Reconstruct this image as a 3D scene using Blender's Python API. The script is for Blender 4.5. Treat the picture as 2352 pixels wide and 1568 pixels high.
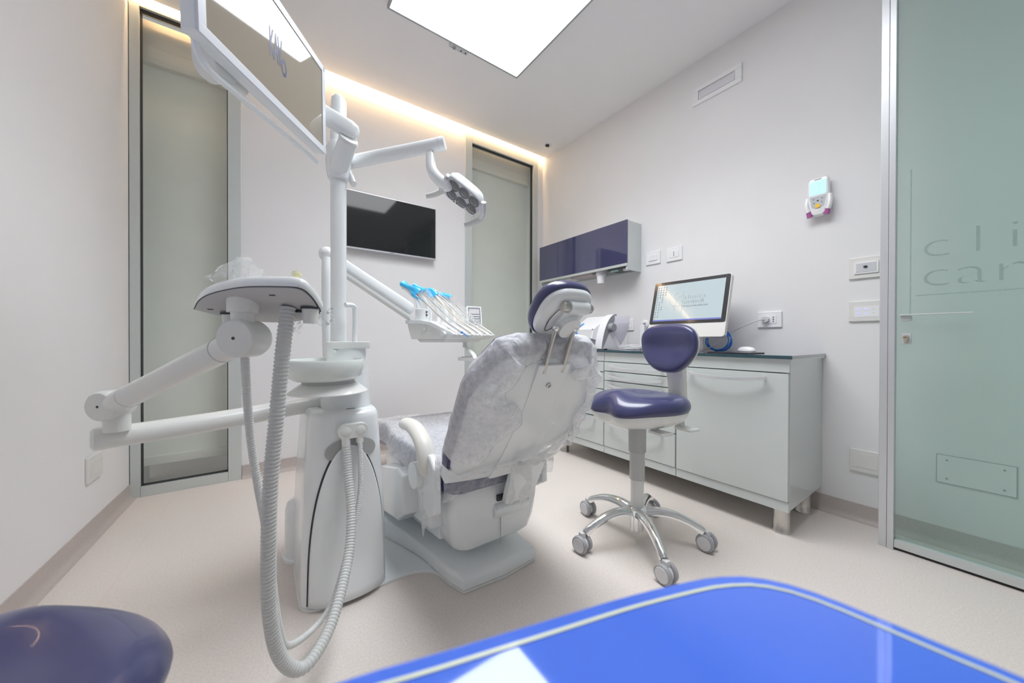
import bpy, bmesh, math, random
from mathutils import Vector, Matrix
random.seed(7)
PI = math.pi
sc = bpy.context.scene
COL = sc.collection
for _o in list(bpy.data.objects):
    bpy.data.objects.remove(_o)

# ------------------------------------------------------------------ camera
yaw, pit, rol = math.radians(35.525), math.radians(-0.263), math.radians(0.133)
fw = Vector((math.sin(yaw) * math.cos(pit), math.cos(yaw) * math.cos(pit), math.sin(pit)))
rt = Vector((math.cos(yaw), -math.sin(yaw), 0))
up = rt.cross(fw)
r2 = rt * math.cos(rol) + up * math.sin(rol)
u2 = -rt * math.sin(rol) + up * math.cos(rol)
cam = bpy.data.cameras.new('camera')
cam.sensor_width = 36.0
cam.lens = 36.0 * 801.6 / 2352.0
cam.clip_start = 0.02
cam.dof.use_dof = True
cam.dof.focus_distance = 1.7
cam.dof.aperture_fstop = 4.0
camo = bpy.data.objects.new('camera', cam)
COL.objects.link(camo)
M = Matrix.Identity(4)
for i in range(3):
    M[i][0], M[i][1], M[i][2] = r2[i], u2[i], -fw[i]
M[0][3], M[1][3], M[2][3] = 0, 0, 0.92
camo.matrix_world = M
sc.camera = camo

# ------------------------------------------------------------------ world / exposure / light levels
w = bpy.data.worlds.new('world')
sc.world = w
w.use_nodes = True
w.node_tree.nodes['Background'].inputs[0].default_value = (.80, .83, .86, 1)
w.node_tree.nodes['Background'].inputs[1].default_value = 0.45
sc.view_settings.view_transform = 'Standard'
sc.view_settings.look = 'None'
sc.view_settings.gamma = 1.0
sc.view_settings.use_curve_mapping = False
sc.view_settings.exposure = 0.10
sc.cycles.max_bounces = 16
sc.cycles.diffuse_bounces = 9       # white room: let the light bounce
PANEL_POWER = 3.9       # ceiling light panel, radiance
COVE_POWER = 105.0      # warm led strip in the ceiling slot
PANEL_WATTS = 25.0      # downward beam of the same panel

# ------------------------------------------------------------------ materials
MATS = {}
def mat(name, col, rough=.5, metal=0.0, coat=0.0, spec=.5, noise=0.0, nscale=40.0, bump=0.0, bscale=200.0,
        emit=None, estr=0.0, stretch=None, sheen=0.0):
    if name in MATS:
        return MATS[name]
    m = bpy.data.materials.new(name)
    m.use_nodes = True
    nt = m.node_tree
    b = nt.nodes['Principled BSDF']
    b.inputs['Base Color'].default_value = (*col, 1)
    b.inputs['Roughness'].default_value = rough
    b.inputs['Metallic'].default_value = metal
    b.inputs['Coat Weight'].default_value = coat
    b.inputs['Coat Roughness'].default_value = .04
    b.inputs['Specular IOR Level'].default_value = spec
    b.inputs['Sheen Weight'].default_value = sheen
    if emit:
        b.inputs['Emission Color'].default_value = (*emit, 1)
        b.inputs['Emission Strength'].default_value = estr
    if noise or bump:
        tc = nt.nodes.new('ShaderNodeTexCoord')
        mp = nt.nodes.new('ShaderNodeMapping')
        nt.links.new(tc.outputs['Object'], mp.inputs['Vector'])
        if stretch:
            mp.inputs['Scale'].default_value = stretch
    if noise:
        n = nt.nodes.new('ShaderNodeTexNoise')
        n.inputs['Scale'].default_value = nscale
        n.inputs['Detail'].default_value = 6
        nt.links.new(mp.outputs[0], n.inputs['Vector'])
        cr = nt.nodes.new('ShaderNodeValToRGB')
        cr.color_ramp.elements[0].position = .3
        cr.color_ramp.elements[1].position = .7
        cr.color_ramp.elements[0].color = (*[max(0, c * (1 - noise)) for c in col], 1)
        cr.color_ramp.elements[1].color = (*[min(1, c * (1 + noise)) for c in col], 1)
        nt.links.new(n.outputs[0], cr.inputs[0])
        nt.links.new(cr.outputs[0], b.inputs['Base Color'])
    if bump:
        n2 = nt.nodes.new('ShaderNodeTexNoise')
        n2.inputs['Scale'].default_value = bscale
        n2.inputs['Detail'].default_value = 3
        nt.links.new(mp.outputs[0], n2.inputs['Vector'])
        bp = nt.nodes.new('ShaderNodeBump')
        bp.inputs['Strength'].default_value = bump
        bp.inputs['Distance'].default_value = .002
        nt.links.new(n2.outputs[0], bp.inputs['Height'])
        nt.links.new(bp.outputs[0], b.inputs['Normal'])
    MATS[name] = m
    return m

def mat_sheet(name, col, alpha, gloss=.0, grough=.05, transl=0.5, noise=0.0, nscale=60.0, tint=(1, 1, 1), fres=1.45, bump=0.0, crease=0.0):
    """thin see-through sheet: clear part + cloth or film part + surface reflection"""
    if name in MATS:
        return MATS[name]
    m = bpy.data.materials.new(name)
    m.use_nodes = True
    nt = m.node_tree
    nt.nodes.clear()
    N, L = nt.nodes.new, nt.links.new
    out = N('ShaderNodeOutputMaterial')
    tr = N('ShaderNodeBsdfTransparent'); tr.inputs[0].default_value = (*tint, 1)
    df = N('ShaderNodeBsdfDiffuse'); df.inputs[0].default_value = (*col, 1)
    tl = N('ShaderNodeBsdfTranslucent'); tl.inputs[0].default_value = (*col, 1)
    mx = N('ShaderNodeMixShader'); mx.inputs[0].default_value = transl
    L(df.outputs[0], mx.inputs[1]); L(tl.outputs[0], mx.inputs[2])
    mx2 = N('ShaderNodeMixShader'); mx2.inputs[0].default_value = alpha
    L(tr.outputs[0], mx2.inputs[1]); L(mx.outputs[0], mx2.inputs[2])
    if noise:
        tc = N('ShaderNodeTexCoord'); n = N('ShaderNodeTexNoise'); n.inputs['Scale'].default_value = nscale
        n.inputs['Detail'].default_value = 5
        L(tc.outputs['Object'], n.inputs['Vector'])
        mr = N('ShaderNodeMapRange')
        mr.inputs[1].default_value = .3; mr.inputs[2].default_value = .7
        mr.inputs[3].default_value = max(0, alpha - noise); mr.inputs[4].default_value = min(1, alpha + noise)
        L(n.outputs[0], mr.inputs[0]); L(mr.outputs[0], mx2.inputs[0])
    if crease:
        tc2 = N('ShaderNodeTexCoord'); nz = N('ShaderNodeTexNoise'); nz.inputs['Scale'].default_value = 16
        nz.inputs['Detail'].default_value = 4; nz.inputs['Distortion'].default_value = 1.2
        L(tc2.outputs['Object'], nz.inputs['Vector'])
        bq = N('ShaderNodeBump'); bq.inputs['Strength'].default_value = crease; bq.inputs['Distance'].default_value = .02
        L(nz.outputs[0], bq.inputs['Height']); L(bq.outputs[0], df.inputs['Normal']); L(bq.outputs[0], tl.inputs['Normal'])
    last = mx2
    if gloss:
        gl = N('ShaderNodeBsdfGlossy'); gl.inputs[0].default_value = (gloss, gloss, gloss, 1); gl.inputs['Roughness'].default_value = grough
        fr = N('ShaderNodeFresnel'); fr.inputs[0].default_value = fres
        # front side only, so the reverse face of a pane does not turn into a mirror
        ge = N('ShaderNodeNewGeometry')
        mt = N('ShaderNodeMath'); mt.operation = 'MULTIPLY_ADD'
        mt.inputs[1].default_value = -1.0; mt.inputs[2].default_value = 1.0
        L(ge.outputs['Backfacing'], mt.inputs[0])
        mu = N('ShaderNodeMath'); mu.operation = 'MULTIPLY'
        L(fr.outputs[0], mu.inputs[0]); L(mt.outputs[0], mu.inputs[1])
        mx3 = N('ShaderNodeMixShader'); L(mu.outputs[0], mx3.inputs[0])
        L(last.outputs[0], mx3.inputs[1]); L(gl.outputs[0], mx3.inputs[2])
        if bump:
            n2 = N('ShaderNodeTexNoise'); n2.inputs['Scale'].default_value = 70
            bp = N('ShaderNodeBump'); bp.inputs['Strength'].default_value = bump; bp.inputs['Distance'].default_value = .01
            L(n2.outputs[0], bp.inputs['Height']); L(bp.outputs[0], gl.inputs['Normal'])
        last = mx3
    L(last.outputs[0], out.inputs[0])
    MATS[name] = m
    return m

def mat_emit(name, col, s):
    if name in MATS:
        return MATS[name]
    m = bpy.data.materials.new(name); m.use_nodes = True
    nt = m.node_tree; nt.nodes.clear()
    o = nt.nodes.new('ShaderNodeOutputMaterial'); e = nt.nodes.new('ShaderNodeEmission')
    e.inputs[0].default_value = (*col, 1); e.inputs[1].default_value = s
    nt.links.new(e.outputs[0], o.inputs[0]); MATS[name] = m
    return m

m_wall = mat('wall_paint', (.80, .793, .80), .85, noise=.012, nscale=3, bump=.05, bscale=350)
m_ceil = mat('ceiling_paint', (.90, .89, .89), .9, noise=.01, nscale=3)
m_floor = mat('floor_vinyl', (.72, .66, .62), .42, noise=.075, nscale=150, bump=.03, bscale=400)
m_base = mat('baseboard_vinyl', (.50, .445, .42), .5, noise=.05, nscale=160)
m_alu = mat('window_aluminium', (.62, .66, .65), .42, metal=.35, noise=.02, nscale=20, stretch=(1, 1, 40))
m_post = mat('door_aluminium', (.66, .67, .69), .35, metal=.5, noise=.02, nscale=30, stretch=(60, 60, 1))
m_gasket = mat('black_gasket', (.035, .033, .035), .6)
m_white = mat('unit_white_lacquer', (.82, .85, .86), .22, coat=.5, noise=.006, nscale=8)
m_white2 = mat('unit_warm_white', (.77, .78, .76), .3, coat=.35)
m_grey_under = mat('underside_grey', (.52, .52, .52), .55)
m_silver = mat('silver_paint', (.66, .66, .70), .3, metal=.55)
m_chrome = mat('polished_aluminium', (.83, .84, .84), .12, metal=1.0)
m_steel = mat('brushed_steel', (.60, .58, .55), .28, metal=1.0, noise=.05, nscale=60, stretch=(20, 20, 1))
m_navy = mat('navy_leatherette', (.045, .048, .135), .30, coat=.35, bump=.04, bscale=600)
m_navy_gl = mat('navy_glass_front', (.055, .058, .13), .04, coat=1.0)
m_black = mat('black_plastic', (.02, .02, .022), .35)
m_dark = mat('dark_gap', (.05, .05, .06), .6)
m_hose = mat('grey_hose', (.60, .61, .60), .45)
m_hose_l = mat('light_hose', (.67, .68, .67), .42)
m_cab = mat('cabinet_white', (.60, .64, .63), .20, coat=.4)
m_cab_in = mat('cabinet_shadow_gap', (.30, .31, .31), .6)
m_glasstop = mat('navy_glass_worktop', (.035, .04, .085), .05, coat=1.0)
m_teal = mat('glass_edge_teal', (.02, .07, .085), .12, coat=.6)
m_plate = mat('wall_plate_white', (.86, .86, .87), .25, coat=.3)
m_plate2 = mat('wall_plate_ivory', (.76, .75, .72), .35)
m_tv = mat('tv_black_glass', (.012, .013, .014), .06, coat=.6)
m_cream = mat('yellow_silicone', (.83, .80, .52), .5)
m_blue_pl = mat('blue_plastic', (.02, .22, .75), .35)
m_sky_film = mat('sky_blue_film', (.05, .50, .92), .3, coat=.3)
m_red = mat('red_plastic', (.75, .08, .10), .4)
m_grey_pl = mat('grey_plastic', (.30, .31, .33), .45)
m_lt_pl = mat('light_grey_plastic', (.66, .66, .67), .4)
m_paper = mat('device_white', (.80, .80, .82), .4)
m_gauze = mat_sheet('white_gauze', (.97, .97, .99), .64, transl=.25, noise=.10, nscale=60, crease=.75)
m_gauze3 = mat_sheet('thin_gauze', (.93, .93, .96), .34, transl=.30, noise=.12, nscale=40, crease=.8)
m_gauze2 = mat_sheet('white_gauze_tie', (.88, .88, .88), .80, transl=.4, noise=.12, nscale=40)
m_film = mat_sheet('clear_plastic_film', (.85, .87, .88), .16, gloss=1.0, grough=.08, transl=.5, noise=.1, nscale=45, fres=1.6, bump=.6)
m_pane = mat_sheet('window_glass', (.60, .66, .62), .04, gloss=.9, grough=.01, tint=(.95, .97, .95), fres=1.5)
m_doorglass = mat_sheet('green_door_glass', (.62, .76, .72), .24, gloss=.95, grough=.01, transl=.4, tint=(.78, .90, .86), fres=1.55)
m_panel_light = mat_emit('light_panel_diffuser', (.94, .97, 1.0), PANEL_POWER)
m_led = mat_emit('warm_led', (1.0, .66, .34), COVE_POWER)

# ------------------------------------------------------------------ mesh builder
def V(*a):
    return Vector(a)

def frame(o, x, y):
    """4x4 with origin o, x and y axis (made orthonormal)"""
    x = Vector(x).normalized(); y = Vector(y); y = (y - x * y.dot(x)).normalized(); z = x.cross(y)
    m = Matrix.Identity(4)
    for i in range(3):
        m[i][0], m[i][1], m[i][2], m[i][3] = x[i], y[i], z[i], o[i]
    return m

def axis_frame(p0, p1):
    z = (Vector(p1) - Vector(p0)).normalized()
    h = V(0, 0, 1) if abs(z.z) < .9 else V(1, 0, 0)
    x = h.cross(z).normalized(); y = z.cross(x)
    m = Matrix.Identity(4)
    for i in range(3):
        m[i][0], m[i][1], m[i][2], m[i][3] = x[i], y[i], z[i], p0[i]
    return m

def spline(pts, n):
    """Catmull-Rom resample of a polyline to n+1 points evenly by length"""
    P = [Vector(p) for p in pts]
    P = [P[0] * 2 - P[1]] + P + [P[-1] * 2 - P[-2]]
    d = []
    for i in range(1, len(P) - 2):
        a, b, c, e = P[i - 1], P[i], P[i + 1], P[i + 2]
        for k in range(24):
            t = k / 24
            d.append(.5 * ((2 * b) + (c - a) * t + (2 * a - 5 * b + 4 * c - e) * t * t + (3 * b - a - 3 * c + e) * t ** 3))
    d.append(P[-2])
    L = [0]
    for i in range(1, len(d)):
        L.append(L[-1] + (d[i] - d[i - 1]).length)
    out = []; j = 0
    for k in range(n + 1):
        s = L[-1] * k / n
        while j < len(L) - 2 and L[j + 1] < s:
            j += 1
        q = (s - L[j]) / max(1e-9, L[j + 1] - L[j])
        out.append(d[j].lerp(d[j + 1], min(1, q)))
    return out

def rrect(wx, wy, r, n=6, cx=0, cy=0):
    pts = []
    r = min(r, wx / 2 - 1e-5, wy / 2 - 1e-5)
    for (sx, sy, a0) in ((1, 1, 0), (-1, 1, 90), (-1, -1, 180), (1, -1, 270)):
        for k in range(n + 1):
            a = math.radians(a0 + 90 * k / n)
            pts.append((cx + sx * (wx / 2 - r) + r * math.cos(a), cy + sy * (wy / 2 - r) + r * math.sin(a)))
    return pts

def superell(a, b, e, n=40):
    out = []
    for k in range(n):
        t = 2 * PI * k / n
        c, s = math.cos(t), math.sin(t)
        out.append((a * math.copysign(abs(c) ** (2 / e), c), b * math.copysign(abs(s) ** (2 / e), s)))
    return out

class MB:
    def __init__(self):
        self.v = []; self.f = []
    def add(self, vs, fs, m=None):
        b = len(self.v)
        self.v += [(m @ Vector(p)) if m is not None else Vector(p) for p in vs]
        self.f += [tuple(i + b for i in q) for q in fs]
        return self
    def box(self, x0, x1, y0, y1, z0, z1, m=None):
        vs = [(x, y, z) for z in (z0, z1) for y in (y0, y1) for x in (x0, x1)]
        return self.add(vs, [(0, 2, 3, 1), (4, 5, 7, 6), (0, 1, 5, 4), (2, 6, 7, 3), (0, 4, 6, 2), (1, 3, 7, 5)], m)
    def loft(self, rings, cap0=True, cap1=True, closed=True):
        n = len(rings[0]); b = len(self.v)
        for r in rings:
            self.v += [Vector(p) for p in r]
        for i in range(len(rings) - 1):
            for k in range(n if closed else n - 1):
                a, c = b + i * n + k, b + i * n + (k + 1) % n
                self.f.append((a, c, c + n, a + n))
        if cap0:
            self.f.append(tuple(b + k for k in reversed(range(n))))
        if cap1:
            self.f.append(tuple(b + (len(rings) - 1) * n + k for k in range(n)))
        return self
    def prism(self, outline, z0, z1, m=None):
        m = m or Matrix.Identity(4)
        return self.loft([[m @ V(x, y, z0) for x, y in outline], [m @ V(x, y, z1) for x, y in outline]])
    def pad(self, outline, prof, m=None, zf=None, c=(0, 0)):
        """outline scaled about c by each (scale, z) of prof; zf(x, y, z) bends it"""
        m = m or Matrix.Identity(4)
        R = []
        for s, z in prof:
            ring = []
            for x, y in outline:
                X, Y = c[0] + (x - c[0]) * s, c[1] + (y - c[1]) * s
                ring.append(m @ V(X, Y, z + (zf(X, Y, z) if zf else 0)))
            R.append(ring)
        return self.loft(R)
    def tube(self, pts, r, seg=16, n=None, rf=None, flat=1.0, upv=None, cap=True):
        P = spline(pts, n) if n else [Vector(p) for p in pts]
        T = []
        for i in range(len(P)):
            a = P[max(0, i - 1)]; b = P[min(len(P) - 1, i + 1)]
            T.append((b - a).normalized())
        ref = Vector(upv) if upv else (V(0, 0, 1) if abs(T[0].z) < .9 else V(1, 0, 0))
        x = ref.cross(T[0]).normalized()
        R = []
        for i, p in enumerate(P):
            t = T[i]
            x = (x - t * x.dot(t)).normalized()
            y = t.cross(x)
            rr = rf(i / max(1, len(P) - 1), i) * r if rf else (r[i] if isinstance(r, (list, tuple)) else r)
            R.append([p + x * (rr * math.cos(2 * PI * k / seg)) + y * (rr * flat * math.sin(2 * PI * k / seg)) for k in range(seg)])
        return self.loft(R, cap, cap)
    def cyl(self, p0, p1, r0, r1=None, seg=28):
        r1 = r0 if r1 is None else r1
        m = axis_frame(p0, p1); h = (Vector(p1) - Vector(p0)).length
        return self.loft([[m @ V(r * math.cos(2 * PI * k / seg), r * math.sin(2 * PI * k / seg), z) for k in range(seg)] for r, z in ((r0, 0), (r1, h))])
    def lathe(self, prof, m=None, seg=36, cap0=True, cap1=True):
        m = m or Matrix.Identity(4)
        return self.loft([[m @ V(r * math.cos(2 * PI * k / seg), r * math.sin(2 * PI * k / seg), z) for k in range(seg)] for r, z in prof], cap0, cap1)
    def ball(self, c, rx, ry=None, rz=None, seg=24, m=None):
        ry = ry or rx; rz = rz or rx
        m = m or Matrix.Translation(Vector(c))
        R = []
        for i in range(1, 12):
            a = PI * i / 12
            R.append([m @ V(rx * math.sin(a) * math.cos(2 * PI * k / seg), ry * math.sin(a) * math.sin(2 * PI * k / seg), -rz * math.cos(a)) for k in range(seg)])
        return self.loft(R)
    def text(self, s, size, m, ext=.0003, xs=1.0, bold=0.0, space=1.0, align='LEFT'):
        cu = bpy.data.curves.new('lettering', 'FONT')
        cu.body = s; cu.size = size; cu.extrude = ext; cu.offset = bold; cu.space_character = space
        cu.align_x = align; cu.resolution_u = 4
        ob = bpy.data.objects.new('lettering', cu); COL.objects.link(ob)
        dg = bpy.context.evaluated_depsgraph_get()
        me = ob.evaluated_get(dg).to_mesh()
        self.add([(v.co.x * xs, v.co.y, v.co.z) for v in me.vertices], [tuple(p.vertices) for p in me.polygons], m)
        ob.evaluated_get(dg).to_mesh_clear()
        bpy.data.objects.remove(ob); bpy.data.curves.remove(cu)
        return self
    def build(self, name, material, parent=None, bevel=0.0, bseg=2, sub=0, ang=38, solid=0.0, bang=35):
        me = bpy.data.meshes.new(name)
        off = V(0, 0, 0); q = parent
        while q is not None:
            off += q.location; q = q.parent
        me.from_pydata([v - off for v in self.v], [], self.f)
        bm = bmesh.new(); bm.from_mesh(me)
        bmesh.ops.recalc_face_normals(bm, faces=bm.faces)
        if bevel:
            ed = [e for e in bm.edges if len(e.link_faces) == 2 and e.calc_face_angle(0) > math.radians(bang)]
            bmesh.ops.bevel(bm, geom=ed, offset=bevel, segments=bseg, profile=.6, affect='EDGES', clamp_overlap=True)
        bm.to_mesh(me); bm.free()
        for p in me.polygons:
            p.use_smooth = True
        me.set_sharp_from_angle(angle=math.radians(ang))
        me.materials.append(material)
        ob = bpy.data.objects.new(name, me); COL.objects.link(ob)
        if parent is not None:
            ob.parent = parent
        if solid:
            s = ob.modifiers.new('thickness', 'SOLIDIFY'); s.thickness = solid; s.offset = 0
        if bevel:
            wn = ob.modifiers.new('weighted', 'WEIGHTED_NORMAL'); wn.keep_sharp = True; wn.weight = 100
        if sub:
            s = ob.modifiers.new('smooth', 'SUBSURF'); s.levels = sub; s.render_levels = sub
        return ob

def tag(o, label, cat, group=None):
    o['label'] = label; o['category'] = cat
    if group:
        o['group'] = group
    return o

def thing(name, label, cat, loc, group=None):
    o = bpy.data.objects.new(name, None); o.empty_display_size = .05
    COL.objects.link(o); o.location = loc
    return tag(o, label, cat, group)

def struct(o):
    o['kind'] = 'structure'
    return o

def sroot(name, loc=(0, 0, 0)):
    o = bpy.data.objects.new(name, None); COL.objects.link(o); o.location = loc; o['kind'] = 'structure'
    return o

def ss(e0, e1, x):
    t = max(0, min(1, (x - e0) / (e1 - e0))); return t * t * (3 - 2 * t)

# ================================================================== THE ROOM
D, R, H = 2.918, 2.487, 2.883
YR = -1.7                                            # rear wall behind the camera
def xl(y):                                           # the left wall runs slightly askew
    return -.625 - .0425 * (D - y)
SLOT = .05

struct(MB().box(-1.1, 2.9, YR - .15, D + 2.5, -.1, 0).build('floor', m_floor))
struct(MB().box(-1.1, 2.7, YR - .15, D - SLOT, H, H + .025).build('ceiling', m_ceil))
b = MB()                                             # cavity over the light slot
b.box(-1.1, 2.7, D - .28, D + .1, H + .13, H + .15).box(-1.1, 2.7, D - .30, D - .28, H + .025, H + .15)
struct(b.build('trim_1', m_ceil))
b = MB().box(-.115, 1.538, D, D + .16, 0, 2.862).box(2.407, R, D, D + .16, 0, 2.862).box(-1.0, R + .2, D, D + .030, 2.862, H + .13)
struct(b.build('wall_back', m_wall))
struct(MB().box(R, R + .15, YR - .15, D + .16, 0, H + .13).build('wall_right', m_wall))
b = MB()
b.loft([[V(xl(y), y, 0), V(xl(y), y, H + .13), V(xl(y) - .12, y, H + .13), V(xl(y) - .12, y, 0)] for y in (YR - .15, D + .16)])
struct(b.build('wall_left', m_wall))
struct(MB().box(-1.1, R + .15, YR - .15, YR, 0, H + .1).build('wall_rear', m_wall))

# space behind the glazed strips
b = MB().box(-1.1, 2.7, D + 2.3, D + 2.4, 0, H + .13)
struct(b.build('wall_beyond', mat('beyond_grey', (.48, .49, .47), .8)))

# coved baseboards: profile swept along the walls
def baseboard(name, a, bpt, nrm):
    a, bpt, nrm = Vector(a), Vector(bpt), Vector(nrm)
    prof = [(0, .085), (.004, .085), (.005, .03), (.009, .016), (.018, .006), (.032, .001), (.032, 0), (0, 0)]
    rings = [[q + nrm * d + V(0, 0, z) for d, z in prof] for q in (a, bpt)]
    return struct(MB().loft(rings).build(name, m_base, ang=60))
baseboard('baseboard_back', (-.113, D, 0), (1.537, D, 0), (0, -1, 0))
baseboard('baseboard_right', (R, D, 0), (R, YR, 0), (-1, 0, 0))
baseboard('baseboard_left', (xl(YR), YR, 0), (xl(D), D, 0), (1, -.0425, 0))
baseboard('baseboard_rear', (-.8, YR, 0), (R, YR, 0), (0, 1, 0))

# welded vinyl seam along the left wall
b = MB()
b.loft([[V(xl(y) + .205 + dx, y, z) for dx, z in ((0, 0), (.004, 0), (.004, .0006), (0, .0006))] for y in (YR, D)])
struct(b.build('trim_2', mat('vinyl_seam', (.73, .65, .59), .5)))

# warm led strip lying in the slot over the back wall
cv = thing('led_strip', 'warm white led strip glowing in the ceiling slot over the back wall', 'led strip', (.9, D - .11, H + .1))
MB().box(-.66, R - .002, D - .062, D - .049, H + .026, H + .060).build('channel', m_alu, cv)
MB().box(-.66, R - .002, D - .049, D - .043, H + .042, H + .056).build('diffuser', m_led, cv)

m_led2 = mat_emit('warm_led_dim', (1.0, .64, .32), COVE_POWER * .16)
for x0_, x1_, lab in ((-.57, -.20, 'warm led strip over the blind behind the left window'), (1.62, 2.33, 'warm led strip over the blind behind the right window')):
    c2 = thing('led_strip', lab, 'led strip', ((x0_ + x1_) / 2, D + .036, 2.895))
    MB().box(x0_, x1_, D + .0305, D + .036, 2.882, 2.906).build('channel', m_alu, c2)
    MB().box(x0_, x1_, D + .036, D + .042, 2.886, 2.900).build('diffuser', m_led2, c2)

# windows (floor-to-ceiling glazed strips with roller blinds behind the glass)
def window(name, x0, x1, gx0, gx1, gz0, gz1, zt, blind_z, cas_z):
    r = sroot(name, ((x0 + x1) / 2, D, 0))
    y0, y1 = D - .018, D + .055
    fr = [('frame_stile', x0, gx0, 0, zt), ('frame_stile', gx1, x1, 0, zt), ('frame_rail', gx0, gx1, 0, gz0), ('frame_rail', gx0, gx1, gz1, zt)]
    for n, a, c, z0, z1 in fr:
        MB().box(a, c, y0, y1, z0, z1).build(n, m_alu, r, bevel=.003)
    g = MB()
    t = .005
    for a, c, z0, z1 in ((gx0, gx0 + t, gz0, gz1), (gx1 - t, gx1, gz0, gz1), (gx0, gx1, gz0, gz0 + t), (gx0, gx1, gz1 - t, gz1)):
        g.box(a, c, D + .000, D + .03, z0, z1)
    g.build('gasket', m_gasket, r)
    MB().add([(gx0, D + .012, gz0), (gx1, D + .012, gz0), (gx1, D + .012, gz1), (gx0, D + .012, gz1)], [(0, 1, 2, 3)]).build('pane', m_pane, r)
    # blind
    mb = mat('blind_fabric', (.80, .81, .77), .85, noise=.02, nscale=5)
    yb = D + .13
    MB().box(gx0 - .03, gx1 + .03, yb, yb + .004, blind_z, cas_z + .03).build('blind', mb, r)
    MB().box(gx0 - .03, gx1 + .03, yb - .01, yb + .014, blind_z - .055, blind_z).build('blind_bar', m_plate2, r, bevel=.006)
    c = MB()
    prof = [(yb + .05, cas_z), (yb - .035, cas_z), (yb - .05, cas_z + .03), (yb - .05, cas_z + .09), (yb - .042, cas_z + .10), (yb - .042, cas_z + .19), (yb - .02, zt), (yb + .05, zt)]
    c.loft([[V(x, y, z) for y, z in prof] for x in (gx0 - .03, gx1 + .03)])
    c.build('blind_cassette', mat('cassette_white', (.80, .76, .70), .35), r, bevel=.004)
    # reveal lining
    l = MB()
    l.box(x0 - .02, gx0 - .03, D + .055, D + .35, 0, zt).box(gx1 + .03, x1 + .02, D + .055, D + .35, 0, zt)
    l.build('reveal', m_wall, r)
    return r
window('window_1', -.622, -.115, -.580, -.183, .060, 2.842, 2.862, .195, 2.60)
window('window_2', 1.538, 2.407, 1.607, 2.345, .060, 2.775, 2.862, .195, 2.605)

# glass sliding door in front of the right wall
XD = 2.282
d = sroot('door_1', (XD, -.3, 0))
MB().box(XD - .020, XD + .022, .292, .318, 0, H).build('door_post', m_post, d, bevel=.003)
MB().box(XD - .026, XD + .022, .270, .291, 0, H).build('door_stile', m_post, d, bevel=.003)
MB().box(XD - .022, XD + .022, -1.0, .270, .012, .046).build('bottom_rail', m_alu, d, bevel=.003)
MB().box(XD - .022, XD + .022, -1.0, .270, 2.80, 2.84).build('top_rail', m_alu, d, bevel=.003)
MB().box(XD - .010, XD + .012, -1.0, .290, 0, .011).build('floor_seal', m_black, d)
MB().add([(XD, .270, .046), (XD, -1.0, .046), (XD, -1.0, 2.80), (XD, .270, 2.80)], [(0, 3, 2, 1)]).build('glass_pane', m_doorglass, d)
hm = MB()
hm.box(XD - .030, XD - .002, .222, .256, 1.005, 1.028)
hd = hm.build('handle_rose', m_alu, d, bevel=.004)
MB().box(XD - .042, XD - .030, .062, .258, 1.028, 1.034).build('handle_lever', m_alu, d, bevel=.002)
MB().box(XD - .010, XD - .001, .224, .255, .905, .952).build('lock_plate', m_alu, d, bevel=.003)
k = MB(); k.cyl((XD - .010, .2395, .935), (XD - .022, .2395, .935), .0095).box(XD - .021, XD - .010, .234, .245, .914, .935)
k.build('lock_cylinder', mat('brass_nickel', (.62, .56, .44), .3, metal=.9), d, bevel=.001)
MB().box(XD - .024, XD - .021, .236, .245, .934, .9365).build('keyhole', m_black, d)
# etched lettering on the door: reads left to right from inside the room
mt_etch = mat_sheet('etched_lettering', (.40, .50, .47), .30, transl=.5)
tm = frame((XD - .0016, .205, 1.270), (0, -1, 0), (0, 0, 1))
tb = MB().text('clinica', .155, tm, ext=.0002, xs=1.35, space=1.35, bold=-.0035)
tb.text('cardarelli', .155, frame((XD - .0016, .205, 1.148), (0, -1, 0), (0, 0, 1)), ext=.0002, xs=1.35, space=1.0, bold=-.0035)
tb.build('lettering', mt_etch, d)
lb = MB().box(XD - .0016, XD - .0012, -.95, .215, 1.112, 1.1155).box(XD - .0016, XD - .0012, .2265, .2305, 1.03, 1.66)
lb.build('etched_line', mt_etch, d)

# access hatch in the wall behind the glass door
HY0, HY1, HZ0, HZ1 = -.040, .165, .286, .408
hx = thing('access_hatch', 'white screwed-down wall hatch seen through the green glass door', 'wall hatch', (R, .10, .29))
MB().box(R - .004, R, HY0 - .0025, HY1 + .0025, HZ0 - .0025, HZ1 + .0025).build('rim', mat('hatch_gap', (.35, .36, .36), .7), hx)
MB().box(R - .006, R - .001, HY0, HY1, HZ0, HZ1).build('cover', m_wall, hx, bevel=.001)
for yy in (HY0 + .028, HY1 - .028):
    for zz in (HZ0 + .02, HZ1 - .02):
        MB().cyl((R - .006, yy, zz), (R - .0072, yy, zz), .004, seg=12).build('screw', m_grey_pl, hx)

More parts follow.
